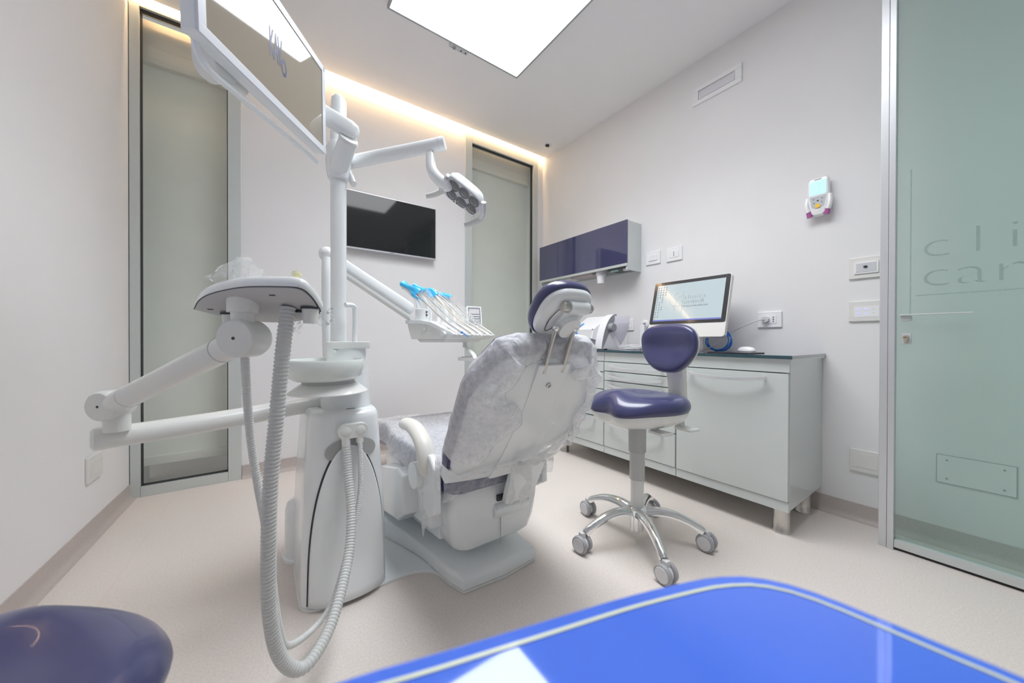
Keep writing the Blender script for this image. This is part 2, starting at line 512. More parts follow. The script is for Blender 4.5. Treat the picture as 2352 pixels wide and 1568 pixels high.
# ceiling light panel
LX0, LX1, LY0, LY1, LZ = .593, 1.537, .20, 2.098, 2.858
lp = thing('ceiling_light_panel', 'large glowing white light panel with thin aluminium frame under the ceiling', 'ceiling light', ((LX0 + LX1) / 2, (LY0 + LY1) / 2, LZ))
fm = mat('panel_frame', (.45, .47, .48), .4, metal=.6)
for n, a in (('frame_bar', (LX0, LX0 + .012, LY0, LY1)), ('frame_bar', (LX1 - .012, LX1, LY0, LY1)), ('frame_bar', (LX0 + .012, LX1 - .012, LY0, LY0 + .012)), ('frame_bar', (LX0 + .012, LX1 - .012, LY1 - .012, LY1))):
    MB().box(*a, LZ, H).build(n, fm, lp, bevel=.001)
MB().box(LX0 + .012, LX1 - .012, LY0 + .012, LY1 - .012, LZ + .004, LZ + .010).build('diffuser', m_panel_light, lp)
MB().box(LX0 + .012, LX1 - .012, LY0 + .012, LY1 - .012, LZ + .012, H).build('housing', m_plate, lp)
la = bpy.data.lights.new('panel_light', 'AREA')
la.shape = 'RECTANGLE'; la.size = LX1 - LX0 - .03; la.size_y = LY1 - LY0 - .03; la.energy = PANEL_WATTS
la.spread = math.radians(122); la.color = (.94, .97, 1.0)
lo = bpy.data.objects.new('panel_light', la); COL.objects.link(lo)
lo.location = (0, 0, -.006); lo.parent = lp
# sensor on its edge
sn = thing('light_sensor', 'small grey sensor box on the edge of the ceiling light panel', 'sensor', (1.07, 2.118, LZ + .01))
MB().box(1.005, 1.135, 2.099, 2.135, LZ + .002, H).build('case', m_lt_pl, sn, bevel=.003)
MB().cyl((1.035, 2.117, LZ + .003), (1.035, 2.117, LZ - .008), .012, .009).build('lens', m_grey_pl, sn)
for xx in (1.085, 1.118):
    MB().cyl((xx, 2.117, LZ + .003), (xx, 2.117, LZ - .001), .005, seg=14).build('eye', m_black, sn)
# ceiling camera
cc = thing('ceiling_camera', 'small white dome camera with black eye in the ceiling corner', 'camera', (2.333, 2.665, H))
MB().lathe([(.044, 0), (.044, -.004), (.034, -.009), (.022, -.010)], Matrix.Translation((2.333, 2.665, H))).build('flange', m_plate, cc)
MB().ball((2.325, 2.655, H - .012), .022, .022, .016).build('eyeball', m_black, cc)
for dx in (-.034, .034):
    MB().cyl((2.333 + dx, 2.665 + dx * .6, H - .006), (2.333 + dx, 2.665 + dx * .6, H - .009), .003, seg=10).build('screw', m_grey_pl, cc)

# air vent on the right wall
vt = thing('air_vent', 'white framed air supply vent high on the right wall', 'air vent', (R, 1.12, 2.6))
VY0, VY1, VZ0, VZ1 = .966, 1.278, 2.570, 2.690
for a in ((VY0, VY1, VZ0, VZ0 + .028), (VY0, VY1, VZ1 - .028, VZ1), (VY0, VY0 + .04, VZ0 + .028, VZ1 - .028), (VY1 - .04, VY1, VZ0 + .028, VZ1 - .028)):
    MB().box(R - .012, R, *a).build('frame', m_plate, vt, bevel=.003)
MB().box(R - .003, R - .0005, VY0 + .04, VY1 - .04, VZ0 + .028, VZ1 - .028).build('back', m_grey_under, vt)
b = MB(); b.loft([[V(R - .004, y, VZ0 + .030), V(R - .010, y, VZ0 + .034), V(R - .004, y, VZ1 - .034)] for y in (VY0 + .043, VY1 - .043)])
b.build('flap', mat('vent_flap', (.70, .69, .74), .5), vt)

# ================================================================== WALL PLATES
def plate(y0, y1, z0, z1, label, kind, group=None):
    yc, zc = (y0 + y1) / 2, (z0 + z1) / 2
    o = thing('wall_plate' if kind != 'socket' else 'wall_socket', label, 'wall plate' if kind not in ('socket',) else 'socket', (R, yc, zc), group)
    ivory = kind in ('thermo', 'touch', 'blank')
    pm = m_plate2 if ivory else m_plate
    MB().box(R - .010, R, y0, y1, z0, z1).build('cover_plate', pm, o, bevel=.004, bseg=3)
    hw = (y1 - y0)
    if kind in ('switch', 'socket'):
        a, c = yc - hw * .30, yc + hw * .30
        MB().box(R - .0125, R - .008, a, c, zc - .024, zc + .024).build('insert', m_plate, o, bevel=.0015)
        if kind == 'switch':
            for q in range(3):
                ww = (c - a) / 3
                MB().box(R - .0155, R - .012, a + q * ww + .001, a + (q + 1) * ww - .001, zc - .022, zc + .022).build('rocker', m_plate, o, bevel=.001)
    return o, yc, zc
def holes(o, y, z, dz=.012):
    for q in (-1, 0, 1):
        MB().cyl((R - .0120, y, z + q * dz), (R - .0130, y, z + q * dz), .0035, seg=12).build('hole', m_dark, o)
plate(1.520, 1.643, 1.512, 1.612, 'white three-rocker light switch plate beside the navy wall cabinet', 'switch')
o, yc, zc = plate(1.348, 1.470, 1.508, 1.610, 'white wall socket with three holes to the right of the rocker switch', 'socket')
holes(o, yc, zc)
o, yc, zc = plate(.748, .872, .998, 1.094, 'white double wall socket with a round plug right of the computer', 'socket')
holes(o, yc - .022, zc)
pl = MB().cyl((R - .012, yc + .016, zc), (R - .032, yc + .016, zc), .021, .018); pl.build('plug', m_lt_pl, o, bevel=.003)
o, yc, zc = plate(1.754, 1.879, 1.000, 1.094, 'white double wall socket with a square plug behind the pouch sealer', 'socket')
holes(o, yc + .026, zc)
b = MB().box(R - .034, R - .012, yc - .020, yc + .010, zc - .020, zc + .020)
b.build('plug', m_plate, o, bevel=.006, bseg=3)

o, yc, zc = plate(.335, .461, 1.236, 1.345, 'ivory wall plate with a framed key switch beside the glass door', 'thermo')
MB().box(R - .016, R - .009, .352, .440, 1.260, 1.320).build('inner_frame', m_plate, o, bevel=.002)
MB().box(R - .0175, R - .012, .360, .432, 1.268, 1.312).build('window', mat('smoked_window', (.62, .63, .66), .12, coat=.5), o)
MB().ball((R - .019, .398, 1.293), .006, .008, .006).build('key_knob', m_dark, o)
o, yc, zc = plate(.335, .461, 1.018, 1.122, 'ivory touch panel with four blue lights beside the glass door', 'touch')
MB().box(R - .0108, R - .0095, .350, .440, 1.040, 1.095).build('touch_field', m_plate, o)
for yy in (.422, .396):
    for zz in (1.080, 1.058):
        MB().box(R - .0116, R - .0105, yy - .005, yy + .005, zz - .0025, zz + .0025).build('indicator', mat('blue_indicator', (.4, .4, .95), .4, emit=(.30, .32, 1.0), estr=1.0), o)
for zz in (1.080, 1.058):
    MB().box(R - .0112, R - .0105, .364, .374, zz - .001, zz + .001).build('mark', mat('pink_mark', (.75, .62, .60), .5), o)
o, yc, zc = plate(.335, .454, .250, .365, 'ivory blank wall plate low above the baseboard beside the door', 'blank')
MB().box(R - .0115, R - .0095, .352, .440, .275, .345).build('insert', m_plate2, o, bevel=.001)
# plate on the left wall
o = thing('wall_plate', 'ivory blank wall plate low on the left wall beside the window', 'wall plate', (xl(2.45), 2.45, .33))
x_ = xl(2.45)
lm = frame((x_, 2.45, .325), (.0425, 1, 0), (0, 0, 1))
MB().box(-.075, .075, -.058, .058, 0, .012, lm).build('cover_plate', m_plate2, o, bevel=.004)
MB().box(-.05, .05, -.035, .035, .011, .014, lm).build('insert', m_plate2, o, bevel=.001)

# round wall disc behind the computer
o = thing('wall_disc', 'round white blank cover on the wall left of the computer', 'wall cover', (R, 1.655, 1.045))
MB().lathe([(.036, 0), (.036, .006), (.031, .012), (.02, .014), (.0005, .0145)], axis_frame((R, 1.655, 1.045), (R - 1, 1.655, 1.045))).build('cover', m_plate, o)

# hand-held device in its wall holder
o = thing('apex_locator', 'white hand-held meter with cyan screen in a wall cradle', 'meter', (R, .578, 1.69))
fmx = frame((R - .012, .578, 1.695), (0, -1, 0), (0, 0, 1))       # x to the right, y up, z into the room
def body_outline(s=1.0):
    pts = [(-.043, .095), (-.036, .107), (.036, .107), (.043, .095), (.047, .02), (.040, -.04), (.030, -.088), (.018, -.100), (-.018, -.100), (-.030, -.088), (-.040, -.04), (-.047, .02)]
    return [(x * s, y * s) for x, y in pts]
MB().box(R - .014, R, .555, .601, 1.62, 1.75).build('bracket', m_lt_pl, o)
MB().pad(body_outline(), [(.92, .0), (1, .010), (1, .024), (.93, .034), (.86, .036)], fmx).build('case', m_plate, o)
MB().prism(rrect(.070, .075, .004, 3, 0, .050), .0362, .0372, fmx).build('screen', mat('cyan_lcd', (.55, .85, .87), .25, emit=(.45, .80, .85), estr=.40), o)
b = MB()
for yy in (.052,):
    b.add([(-.03, yy, .0375), (.03, yy + .004, .0375), (.03, yy + .0045, .0375), (-.03, yy + .0005, .0375)], [(0, 1, 2, 3)], fmx)
b.add([(.006, .02, .0375), (.0065, .02, .0375), (.0075, .08, .0375), (.007, .08, .0375)], [(0, 1, 2, 3)], fmx)
b.build('trace_lines', m_grey_pl, o)
MB().prism([(-.034, .005), (.034, .005), (.026, -.052), (.012, -.062), (-.012, -.062), (-.026, -.052)], .0362, .0368, fmx).build('keypad', mat('keypad_grey', (.52, .54, .56), .5), o)
MB().cyl(fmx @ V(0, -.048, .036), fmx @ V(0, -.048, .040), .011, seg=20).build('round_button', mat('yellow_button', (.90, .58, .06), .4), o)
for q, (bx, by) in enumerate(((-.018, -.010), (.018, -.010), (-.016, -.030), (.016, -.030), (0, -.02))):
    MB().cyl(fmx @ V(bx, by, .036), fmx @ V(bx, by, .0378), .004, seg=12).build('key', m_grey_pl if q < 4 else m_dark, o)
m_purple = mat('purple_clip', (.42, .12, .34), .35)
for s in (-1, 1):
    b = MB().tube([fmx @ V(s * .046, .005, .02), fmx @ V(s * .048, -.04, .028), fmx @ V(s * .040, -.075, .03)], .011, 14, n=10, flat=1.3)
    b.build('side_arm', m_plate, o)
    b = MB().tube([fmx @ V(s * .040, -.070, .03), fmx @ V(s * .036, -.100, .026)], .012, 14)
    b.build('purple_tip', m_purple, o)
MB().box(-.015, .015, .093, .097, .0355, .0366, fmx).build('brand_mark', m_grey_pl, o)

# ================================================================== BASE CABINETS
XF = 1.975
def bowed_handle(parent, y0, y1, z, bow=.042):
    n = 14; pts = []
    for k in range(n + 1):
        t = k / n; s = 1 - (2 * t - 1) ** 2
        pts.append((XF - .012 - bow * (.35 + .65 * s), y0 + (y1 - y0) * t, z - .014 * s))
    b = MB()
    rings = []
    for x, y, zz in pts:
        rings.append([V(x + dx, y, zz + dz) for dx, dz in ((-.005, -.0085), (.005, -.0085), (.005, .0085), (-.005, .0085))])
    b.loft(rings)
    for y in (y0 + .012, y1 - .012):
        b.box(XF - .030, XF - .001, y - .005, y + .005, z - .008, z + .004)
    return b.build('handle', mat('satin_handle', (.80, .81, .82), .32, metal=.6), parent, bevel=.0015)
def cabinet(y0, y1, fronts, label, cat, legs=()):
    o = thing('base_cabinet', label, cat, (2.23, (y0 + y1) / 2, 0), 'white base cabinets along the right wall')
    b = MB()
    t = .018
    b.box(XF + .018, R - .004, y0, y0 + t, .125, .826).box(XF + .018, R - .004, y1 - t, y1, .125, .826)
    b.box(XF + .018, R - .004, y0 + t, y1 - t, .125, .143).box(R - .022, R - .004, y0 + t, y1 - t, .143, .826).box(XF + .018, R - .022, y0 + t, y1 - t, .808, .826)
    b.build('body', m_cab, o, bevel=.001)
    MB().box(XF + .022, XF + .028, y0 + t, y1 - t, .150, .805).build('recess', m_cab_in, o)
    MB().box(XF + .004, XF + .020, y0 + .001, y1 - .001, .770, .826).build('top_rail', m_cab, o, bevel=.001)
    MB().box(XF + .004, XF + .020, y0 + .001, y1 - .001, .120, .166).build('plinth_rail', m_cab, o, bevel=.001)
    for (z0, z1, hy0, hy1, hz) in fronts:
        dr = MB().box(XF - .001, XF + .018, y0 + .003, y1 - .003, z0, z1).build('drawer_front', m_cab, o, bevel=.0025)
        if hz:
            bowed_handle(dr, hy0, hy1, hz)
    for (lx, ly) in legs:
        MB().lathe([(.036, 0), (.036, .012), (.0345, .014), (.0345, .100), (.036, .102), (.036, .126)], Matrix.Translation((lx, ly, 0))).build('leg', m_steel, o)
    return o
cabinet(.566, 1.107, [(.169, .765, .649, 1.024, .741)], 'white base cabinet with one tall front, nearest the glass door', 'cabinet', [(2.035, .612), (2.365, .617)])
cabinet(1.109, 1.639, [(.704, .765, 1.181, 1.577, .741), (.638, .699, 1.181, 1.577, .672), (.371, .633, 1.181, 1.577, .608), (.170, .364, 1.181, 1.577, .342)],
        'white four-drawer base cabinet behind the navy stool', 'cabinet')
cabinet(1.641, 2.170, [(.695, .765, 1.708, 2.10, .741), (.572, .690, 1.708, 2.10, .672), (.371, .567, 1.708, 2.10, .545), (.170, .364, 1.708, 2.10, .346)],
        'white drawer cabinet half hidden by the dental chair back', 'cabinet', [(2.04, 2.10), (2.36, 2.10)])
wt = thing('worktop', 'dark navy glass worktop with teal edge over the white cabinets', 'worktop', (2.23, 1.36, .83))
MB().box(XF - .006, R - .002, .555, 2.180, .826, .834).build('under_board', m_cab, wt, bevel=.001)
MB().box(XF - .010, R - .001, .552, 2.183, .834, .850).build('glass_slab', m_glasstop, wt, bevel=.0012)
MB().box(XF - .0118, XF - .0100, .552, 2.183, .8355, .8485).build('front_edge', m_teal, wt)
ZT = .850

# ================================================================== WALL CABINET
WX = 2.298
wc = thing('wall_cabinet', 'wall cabinet with glossy navy glass doors and open underside', 'cabinet', (2.39, 2.21, 1.47))
WY0, WY1, WZ0, WZ1 = 1.690, 2.738, 1.470, 1.856
b = MB().box(WX + .012, R, WY0, WY0 + .018, WZ0, WZ1); b.build('side_panel', m_cab, wc, bevel=.002)
b = MB().box(WX + .012, R, WY1 - .018, WY1, WZ0, WZ1); b.build('side_panel', m_cab, wc, bevel=.002)
MB().box(WX + .012, R, WY0 + .018, WY1 - .018, WZ1 - .018, WZ1).build('top_panel', m_cab, wc, bevel=.001)
MB().box(R - .012, R, WY0 + .018, WY1 - .018, WZ0 + .01, WZ1 - .018).build('back_panel', m_cab, wc)
MB().box(WX + .02, R - .012, WY0 + .018, WY1 - .018, 1.535, 1.547).build('shelf', m_cab_in, wc)
ysplit = 2.468
for a, c in ((WY0 - .002, ysplit - .0015), (ysplit + .0015, WY1)):
    MB().box(WX, WX + .012, a, c, 1.521, WZ1 + .001).build('door', m_navy_gl, wc, bevel=.001)
MB().box(WX + .001, WX + .014, WY0, WY1, 1.500, 1.521).build('bottom_rail', m_alu, wc, bevel=.002)
MB().box(WX + .010, WX + .013, ysplit - .006, ysplit + .006, 1.49, 1.50).build('catch', m_grey_pl, wc)
# dispenser bits in the open underside
for y0, y1, cm in ((1.72, 1.90, mat('dispenser_dark', (.10, .12, .12), .5)), (2.07, 2.30, mat('dispenser_rosy', (.52, .45, .46), .4)), (2.32, 2.62, m_lt_pl)):
    MB().box(WX + .03, R - .02, y0, y1, 1.488, 1.534).build('dispenser_tray', cm, wc, bevel=.004)
MB().cyl((2.36, 1.735, 1.488), (2.36, 1.735, 1.475), .028).build('spout', m_lt_pl, wc)
MB().box(2.33, 2.345, 1.80, 1.87, 1.478, 1.489).build('label_tab', mat('pale_teal', (.45, .66, .64), .4), wc)
cd = thing('cup_dispenser', 'white paper cups hanging from the dispenser under the wall cabinet', 'cups', (2.36, 1.995, 1.40))
MB().cyl((2.36, 1.995, 1.470), (2.36, 1.995, 1.534), .043).build('holder', m_lt_pl, cd, bevel=.002)
MB().lathe([(.0285, 1.404), (.030, 1.405), (.0385, 1.486), (.0405, 1.487), (.0405, 1.490), (.037, 1.490), (.028, 1.409)], Matrix.Translation((2.36, 1.995, 0)), cap0=True, cap1=False).build('cup', m_plate, cd)

# ================================================================== THINGS ON THE WORKTOP
# all-in-one computer
pc = thing('desktop_computer', 'white all-in-one computer with lit desktop screen on the navy worktop', 'computer', (2.27, 1.196, ZT))
tl = math.radians(15)
cf = frame((2.20, 1.4495, .942), (0, -1, 0), (math.sin(tl), 0, math.cos(tl)))   # x right across the screen, y up, z toward the room? (x cross y)
CW, CH = .508, .400
zdir = -1 if (cf.to_3x3() @ V(0, 0, 1)).x > 0 else 1
def cbox(x0, x1, y0, y1, z0, z1):
    a, c = sorted((z0 * zdir, z1 * zdir))
    return (x0, x1, y0, y1, a, c)
def czp(outline, z0, z1):
    a, c = sorted((z0 * zdir, z1 * zdir))
    return MB().prism(outline, a, c, cf)
czp(rrect(CW, CH, .018, 5, CW / 2, CH / 2), -.030, 0).build('case', m_plate2, pc, bevel=.004)
czp(rrect(CW - .010, CH - .095, .012, 5, CW / 2, CH / 2 + .0435), 0, .0025).build('black_bezel', mat('bezel_black', (.045, .045, .05), .12, coat=.6), pc)
SX0, SX1, SY0, SY1 = .030, CW - .030, .111, CH - .027
def mat_screen():
    return mat('desktop_screen', (.02, .02, .02), .12, coat=.4, emit=(.50, .60, .64), estr=1.0)
MB().box(*cbox(SX0, SX1, SY0, SY1, .0025, .0032), cf).build('screen', mat_screen(), pc)
MB().box(*cbox(SX0, SX1, SY0, SY0 + .009, .0032, .0036), cf).build('taskbar', mat('taskbar_blue', (.02, .02, .05), .3, emit=(.16, .18, .55), estr=1.0), pc)
ib = {0: MB(), 1: MB(), 2: MB()}
rr = random.Random(3)
for ci in range(4):
    nrow = (14, 13, 10, 4)[ci]
    for ri in range(nrow):
        if rr.random() < .12: continue
        x, y = SX0 + .007 + ci * .019, SY1 - .012 - ri * .0178
        ib[rr.choice((0, 0, 1, 2))].box(*cbox(x, x + .007, y - .006, y, .0032, .0036), cf)
        ib[0].box(*cbox(x - .002, x + .009, y - .0095, y - .0075, .0032, .0036), cf)
for k_, cm in ((0, (.20, .22, .24)), (1, (.55, .30, .18)), (2, (.22, .28, .50))):
    ib[k_].build('desktop_icons', mat('icon_%d' % k_, (.02, .02, .02), .4, emit=cm, estr=1.0), pc)
m_ink = mat('screen_ink', (.02, .02, .02), .4, emit=(.17, .20, .22), estr=1.0)
def ctext(s, size, x, y, xs, space=1.0, bold=0.0):
    mm = cf @ Matrix.Translation((x, y, .0036 * zdir))
    return MB().text(s, size, mm, ext=.0001, xs=xs, space=space, bold=bold)
tb = ctext('clinica', .040, .232, .258, 1.25, 1.12, -.0009)
t2 = ctext('cardarelli', .040, .232, .226, 1.15, .82, -.0009); 
tb.add([tuple(q) for q in t2.v], t2.f)
xq = .234
for wq in (.016, .022, .010, .030, .034, .024):        # small-print line, too fine to read
    tb.box(*cbox(xq, xq + wq, .2045, .2085, .0035, .0038), cf); xq += wq + .004
tb.build('logo_lettering', m_ink, pc)
lg = MB()
def cline(pts, wd=.0011):
    P = [cf @ V(x, y, .0036 * zdir) for x, y in pts]
    lg.tube(P, wd / 2, 6)
cline([(.150, .2135), (.392, .2135)]); cline([(.2265, .165), (.2265, .312)]); cline([(.178, .18), (.178, .20)])
cline([(.178 + .045 * math.cos(a), .262 + .050 * math.sin(a)) for a in [math.radians(180 + 9 * k) for k in range(11)]])
cline([(.182 + .030 * math.cos(a) * .5, .282 + .022 * math.sin(a)) for a in [math.radians(60 + 15 * k) for k in range(16)]])
cline([(.2265, .285), (.205, .280), (.190, .262), (.175, .225), (.168, .19)])
cline([(.2265, .250), (.213, .244), (.2265, .236)]); cline([(.178, .315), (.178, .318)])
lg.build('logo_lines', m_ink, pc)
# stand: bent aluminium plate
b = MB()
b.box(2.10, 2.30, 1.105, 1.290, ZT, ZT + .006)
b.loft([[V(2.292, 1.105, ZT + .006), V(2.300, 1.105, ZT + .006), V(2.300, 1.290, ZT + .006), V(2.292, 1.290, ZT + .006)],
        [V(2.262, 1.105, 1.06), V(2.270, 1.105, 1.06), V(2.270, 1.290, 1.06), V(2.262, 1.290, 1.06)]])
b.build('stand', m_lt_pl, pc, bevel=.002)

ms = thing('computer_mouse', 'white computer mouse beside the all-in-one computer', 'mouse', (2.30, .87, ZT))
b = MB()
b.pad(superell(.055, .030, 2.3, 28), [(.88, 0), (1, .006), (.98, .014), (.86, .024), (.6, .031), (.25, .034)], Matrix.Translation((2.33, .875, ZT)) @ Matrix.Rotation(math.radians(70), 4, 'Z'))
b.build('shell', m_plate, ms, sub=1)
MB().box(2.313, 2.320, .839, .846, ZT + .008, ZT + .016).build('red_light', m_red, ms)
tp = MB().prism(rrect(.17, .22, .008, 3), 0, .005, Matrix.Translation((2.14, .86, ZT)) @ Matrix.Rotation(math.radians(-8), 4, 'Z')).build('tablet_pad', mat('pad_black', (.03, .03, .04), .3), bevel=.001)
tag(tp, 'thin black slab lying on the worktop in front of the mouse', 'pad')

# power cord from the right socket down behind the computer
c_ = MB().tube([(R - .030, .826, 1.046), (R - .055, .855, 1.040), (R - .075, .93, 1.005), (2.42, 1.00, .965), (2.36, 1.05, .900), (2.34, 1.13, ZT + .006), (2.34, 1.20, ZT + .004)], .0032, 8, n=50).build('power_cord', m_lt_pl)
tag(c_, 'grey power cord from the right wall socket down behind the computer', 'cord')
# blue network cable coil
b = MB()
pts = []
for k in range(4 * 24 + 1):
    a = 2 * PI * k / 24; rr_ = .062 + .006 * math.sin(k * .37) + .0015 * (k // 24)
    pts.append((2.385 + .007 * (k // 24) + .004 * math.sin(a * 2), 1.06 + rr_ * 1.15 * math.cos(a), ZT + .072 + rr_ * math.sin(a) + .0))
b.tube(pts, .0034, 8)
o = thing('network_cable', 'coiled blue network cable standing behind the computer', 'cable', (2.39, 1.02, ZT))
b.build('coil', m_blue_pl, o)
MB().tube([(2.375, .985, ZT + .085), (2.405, .992, ZT + .092), (2.43, .985, ZT + .085)], .003, 8, n=8).build('tie', m_plate, o)
# white cable heap
o = thing('white_cable', 'tangled heap of white cable between the sealer and the computer', 'cable', (2.30, 1.60, ZT))
b = MB(); rr = random.Random(5); pts = []
for k in range(90):
    a = k * .62
    pts.append((2.29 + .055 * math.cos(a * .73 + 1) + rr.uniform(-.015, .015), 1.605 + .115 * math.sin(a) + rr.uniform(-.02, .02), ZT + .005 + .030 * abs(math.sin(k * .31)) * (k / 90)))
b.tube(pts, .0028, 6, n=520)
b.build('loops', m_plate, o)
b = MB().tube([(R - .030, 1.812, 1.035), (R - .034, 1.811, 1.00), (R - .034, 1.808, .93), (R - .045, 1.79, .865), (2.38, 1.72, ZT + .006), (2.33, 1.66, ZT + .008)], .0042, 8, n=40)
b.build('lead', m_plate, o)
# slim upright dock between disc and computer
o = thing('cable_dock', 'slim white upright stand with a chrome foot left of the computer', 'stand', (2.30, 1.535, ZT))
MB().box(2.285, 2.310, 1.525, 1.560, ZT + .022, 1.035).build('column', mat('frosted_white', (.82, .82, .84), .3), o, bevel=.003)
MB().box(2.29, 2.305, 1.528, 1.541, 1.035, 1.048).build('clip', m_grey_pl, o)
MB().cyl((2.297, 1.543, ZT), (2.297, 1.543, ZT + .022), .024).build('foot', m_chrome, o, bevel=.002)

# pouch sealing machine
o = thing('pouch_sealer', 'white pouch sealing machine with grey knob on the worktop', 'sealer', (2.19, 1.85, ZT))
def yprof(pts, y0, y1):
    return MB().loft([[V(x, y, z) for x, z in pts] for y in (y0, y1)])
# side cheek (near the computer): curved fin
cheek = []
for k in range(13):
    t = k / 12
    cheek.append((2.06 + .17 * t ** 1.5, ZT + .004 + .268 * math.sin(t * PI / 2)))
cheek += [(2.275, ZT + .245), (2.29, ZT + .20), (2.27, ZT + .004)]
yprof(cheek, 1.735, 1.800).build('side_cheek', m_paper, o, bevel=.004)
yprof([(q[0] + .004, q[1]) for q in cheek[:13]] + [(2.236, ZT + .26), (2.072, ZT + .004)], 1.7335, 1.736).build('cheek_seam', m_grey_pl, o)
yprof([(2.03, ZT + .080), (2.05, ZT + .155), (2.235, ZT + .262), (2.28, ZT + .20), (2.26, ZT + .08), (2.09, ZT + .066)], 1.800, 2.030).build('body', m_paper, o, bevel=.004)
yprof([(2.028, ZT + .082), (2.046, ZT + .152), (2.052, ZT + .152), (2.040, ZT + .080)], 1.815, 2.010).build('front_face', m_lt_pl, o, bevel=.002)
yprof([(2.10, ZT + .004), (2.10, ZT + .08), (2.27, ZT + .08), (2.27, ZT + .004)], 1.80, 2.01).build('pedestal', m_paper, o, bevel=.004)
for yy in (1.76, 1.99):
    MB().cyl((2.14, yy, ZT), (2.14, yy, ZT + .006), .012, seg=14).build('rubber_foot', m_black, o)
MB().cyl((2.165, 1.738, ZT + .165), (2.165, 1.700, ZT + .165), .036, .031).build('knob', m_grey_pl, o, bevel=.004)
MB().cyl((2.055, 1.812, ZT + .150), (2.048, 1.812, ZT + .146), .009, seg=14).build('small_button', m_grey_pl, o)
MB().box(2.06, 2.24, 2.032, 2.036, ZT + .20, ZT + .203).build('cutter_rail', m_grey_pl, o)
sl = frame((2.05, 1.975, ZT + .158), (.866, 0, .5), (0, 1, 0))
MB().box(-.004, .090, -.0075, .0075, 0, .005, sl).build('cutter_arm', mat('bright_blue', (.05, .35, .85), .4), o, bevel=.002)
MB().box(2.030, 2.048, 1.966, 1.984, ZT + .125, ZT + .158).build('cutter_block', m_dark, o, bevel=.003)
MB().box(2.024, 2.034, 1.955, 1.985, ZT + .105, ZT + .135).build('cutter_clip', mat('bright_blue', (.05, .35, .85), .4), o, bevel=.004)
MB().cyl((2.030, 1.975, ZT + .11), (2.008, 1.990, ZT + .085), .007, .005, seg=12).build('cutter_tip', m_red, o, bevel=.001)
# curved paper guide at the right
b = MB(); rows = []
for k in range(15):
    t = k / 14
    z = ZT + .03 + .225 * t
    yy = 1.745 - .085 * math.sin(t * PI * .5) ** .8
    rows.append([V(2.18 + .0 * t, 1.760, z), V(2.30, yy, z + .005), V(2.302, yy, z + .005), V(2.182, 1.762, z)])
b.loft(rows); b.build('paper_guide', mat('lilac_white', (.76, .75, .82), .4), o)

# ================================================================== TELEVISION
tv = thing('television', 'flat black television with thin silver edge on the back wall', 'television', (.88, D, 1.62))
TX0, TX1, TZ0, TZ1, TY = .470, 1.228, 1.612, 2.056, D - .055
MB().box(.62, 1.06, TY + .03, D, 1.70, 1.95).build('wall_mount', m_black, tv)
MB().box(TX0, TX1, TY, TY + .032, TZ0, TZ1).build('case', m_silver, tv, bevel=.003)
MB().box(TX0 + .006, TX1 - .006, TY - .0015, TY + .002, TZ0 + .014, TZ1 - .006).build('screen', m_tv, tv)
MB().box(.835, .865, TY - .001, TY + .002, TZ0 + .004, TZ0 + .009).build('brand_mark', m_grey_pl, tv)

# ================================================================== DESK IN THE FOREGROUND
ZD = .762
edge = [(-.95, .268), (-.60, .262), (-.30, .232), (-.10, .203), (.026, .178), (.071, .1655), (.130, .149), (.180, .135), (.223, .1205), (.243, .1125), (.262, .1010), (.274, .088), (.281, .074), (.285, .058), (.2875, .036), (.290, .010), (.292, -.010), (.295, -.10), (.297, -.40), (.297, -.62), (-.95, -.62)]
def smooth2(pts, n):
    s = spline([(x, y, 0) for x, y in pts], n)
    return [(q.x, q.y) for q in s]
curve = smooth2(edge[:19], 130)
desk_out = curve + edge[19:]
def inset(pts, d):
    out = []
    for i in range(len(pts)):
        a = Vector(pts[i - 1]); c = Vector(pts[(i + 1) % len(pts)])
        t = (c - a).normalized(); n = Vector((t.y, -t.x))
        out.append((pts[i][0] + n.x * d, pts[i][1] + n.y * d))
    return out
dk = thing('desk', 'bright blue glass-topped desk with rounded corner in the foreground', 'desk', (-.33, -.2, 0))
m_deskblue = mat('desk_blue_glass', (.055, .175, .84), .05, coat=1.0, noise=.05, nscale=9)
MB().prism(desk_out, ZD - .012, ZD).build('glass_top', m_deskblue, dk, bevel=.002, bseg=3, bang=60)
def strip(d0, d1, z0, z1):
    A, B_ = inset(curve, d0), inset(curve, d1)
    R_ = [[V(*A[i], z0), V(*B_[i], z0), V(*B_[i], z1), V(*A[i], z1)] for i in range(3, len(curve) - 3)]
    return MB().loft(R_)
strip(.0088, .0108, ZD - .0002, ZD + .0006).build('edge_inlay', mat('pale_inlay', (.80, .86, .62), .25, coat=.5), dk)
MB().box(-.93, .27, -.60, .08, ZD - .045, ZD - .0125).build('under_frame', m_plate2, dk, bevel=.004)
for lx, ly in ((-.88, -.55), (.22, -.55), (-.88, .03), (.22, .03)):
    MB().cyl((lx, ly, 0), (lx, ly, ZD - .045), .025).build('leg', m_steel, dk)

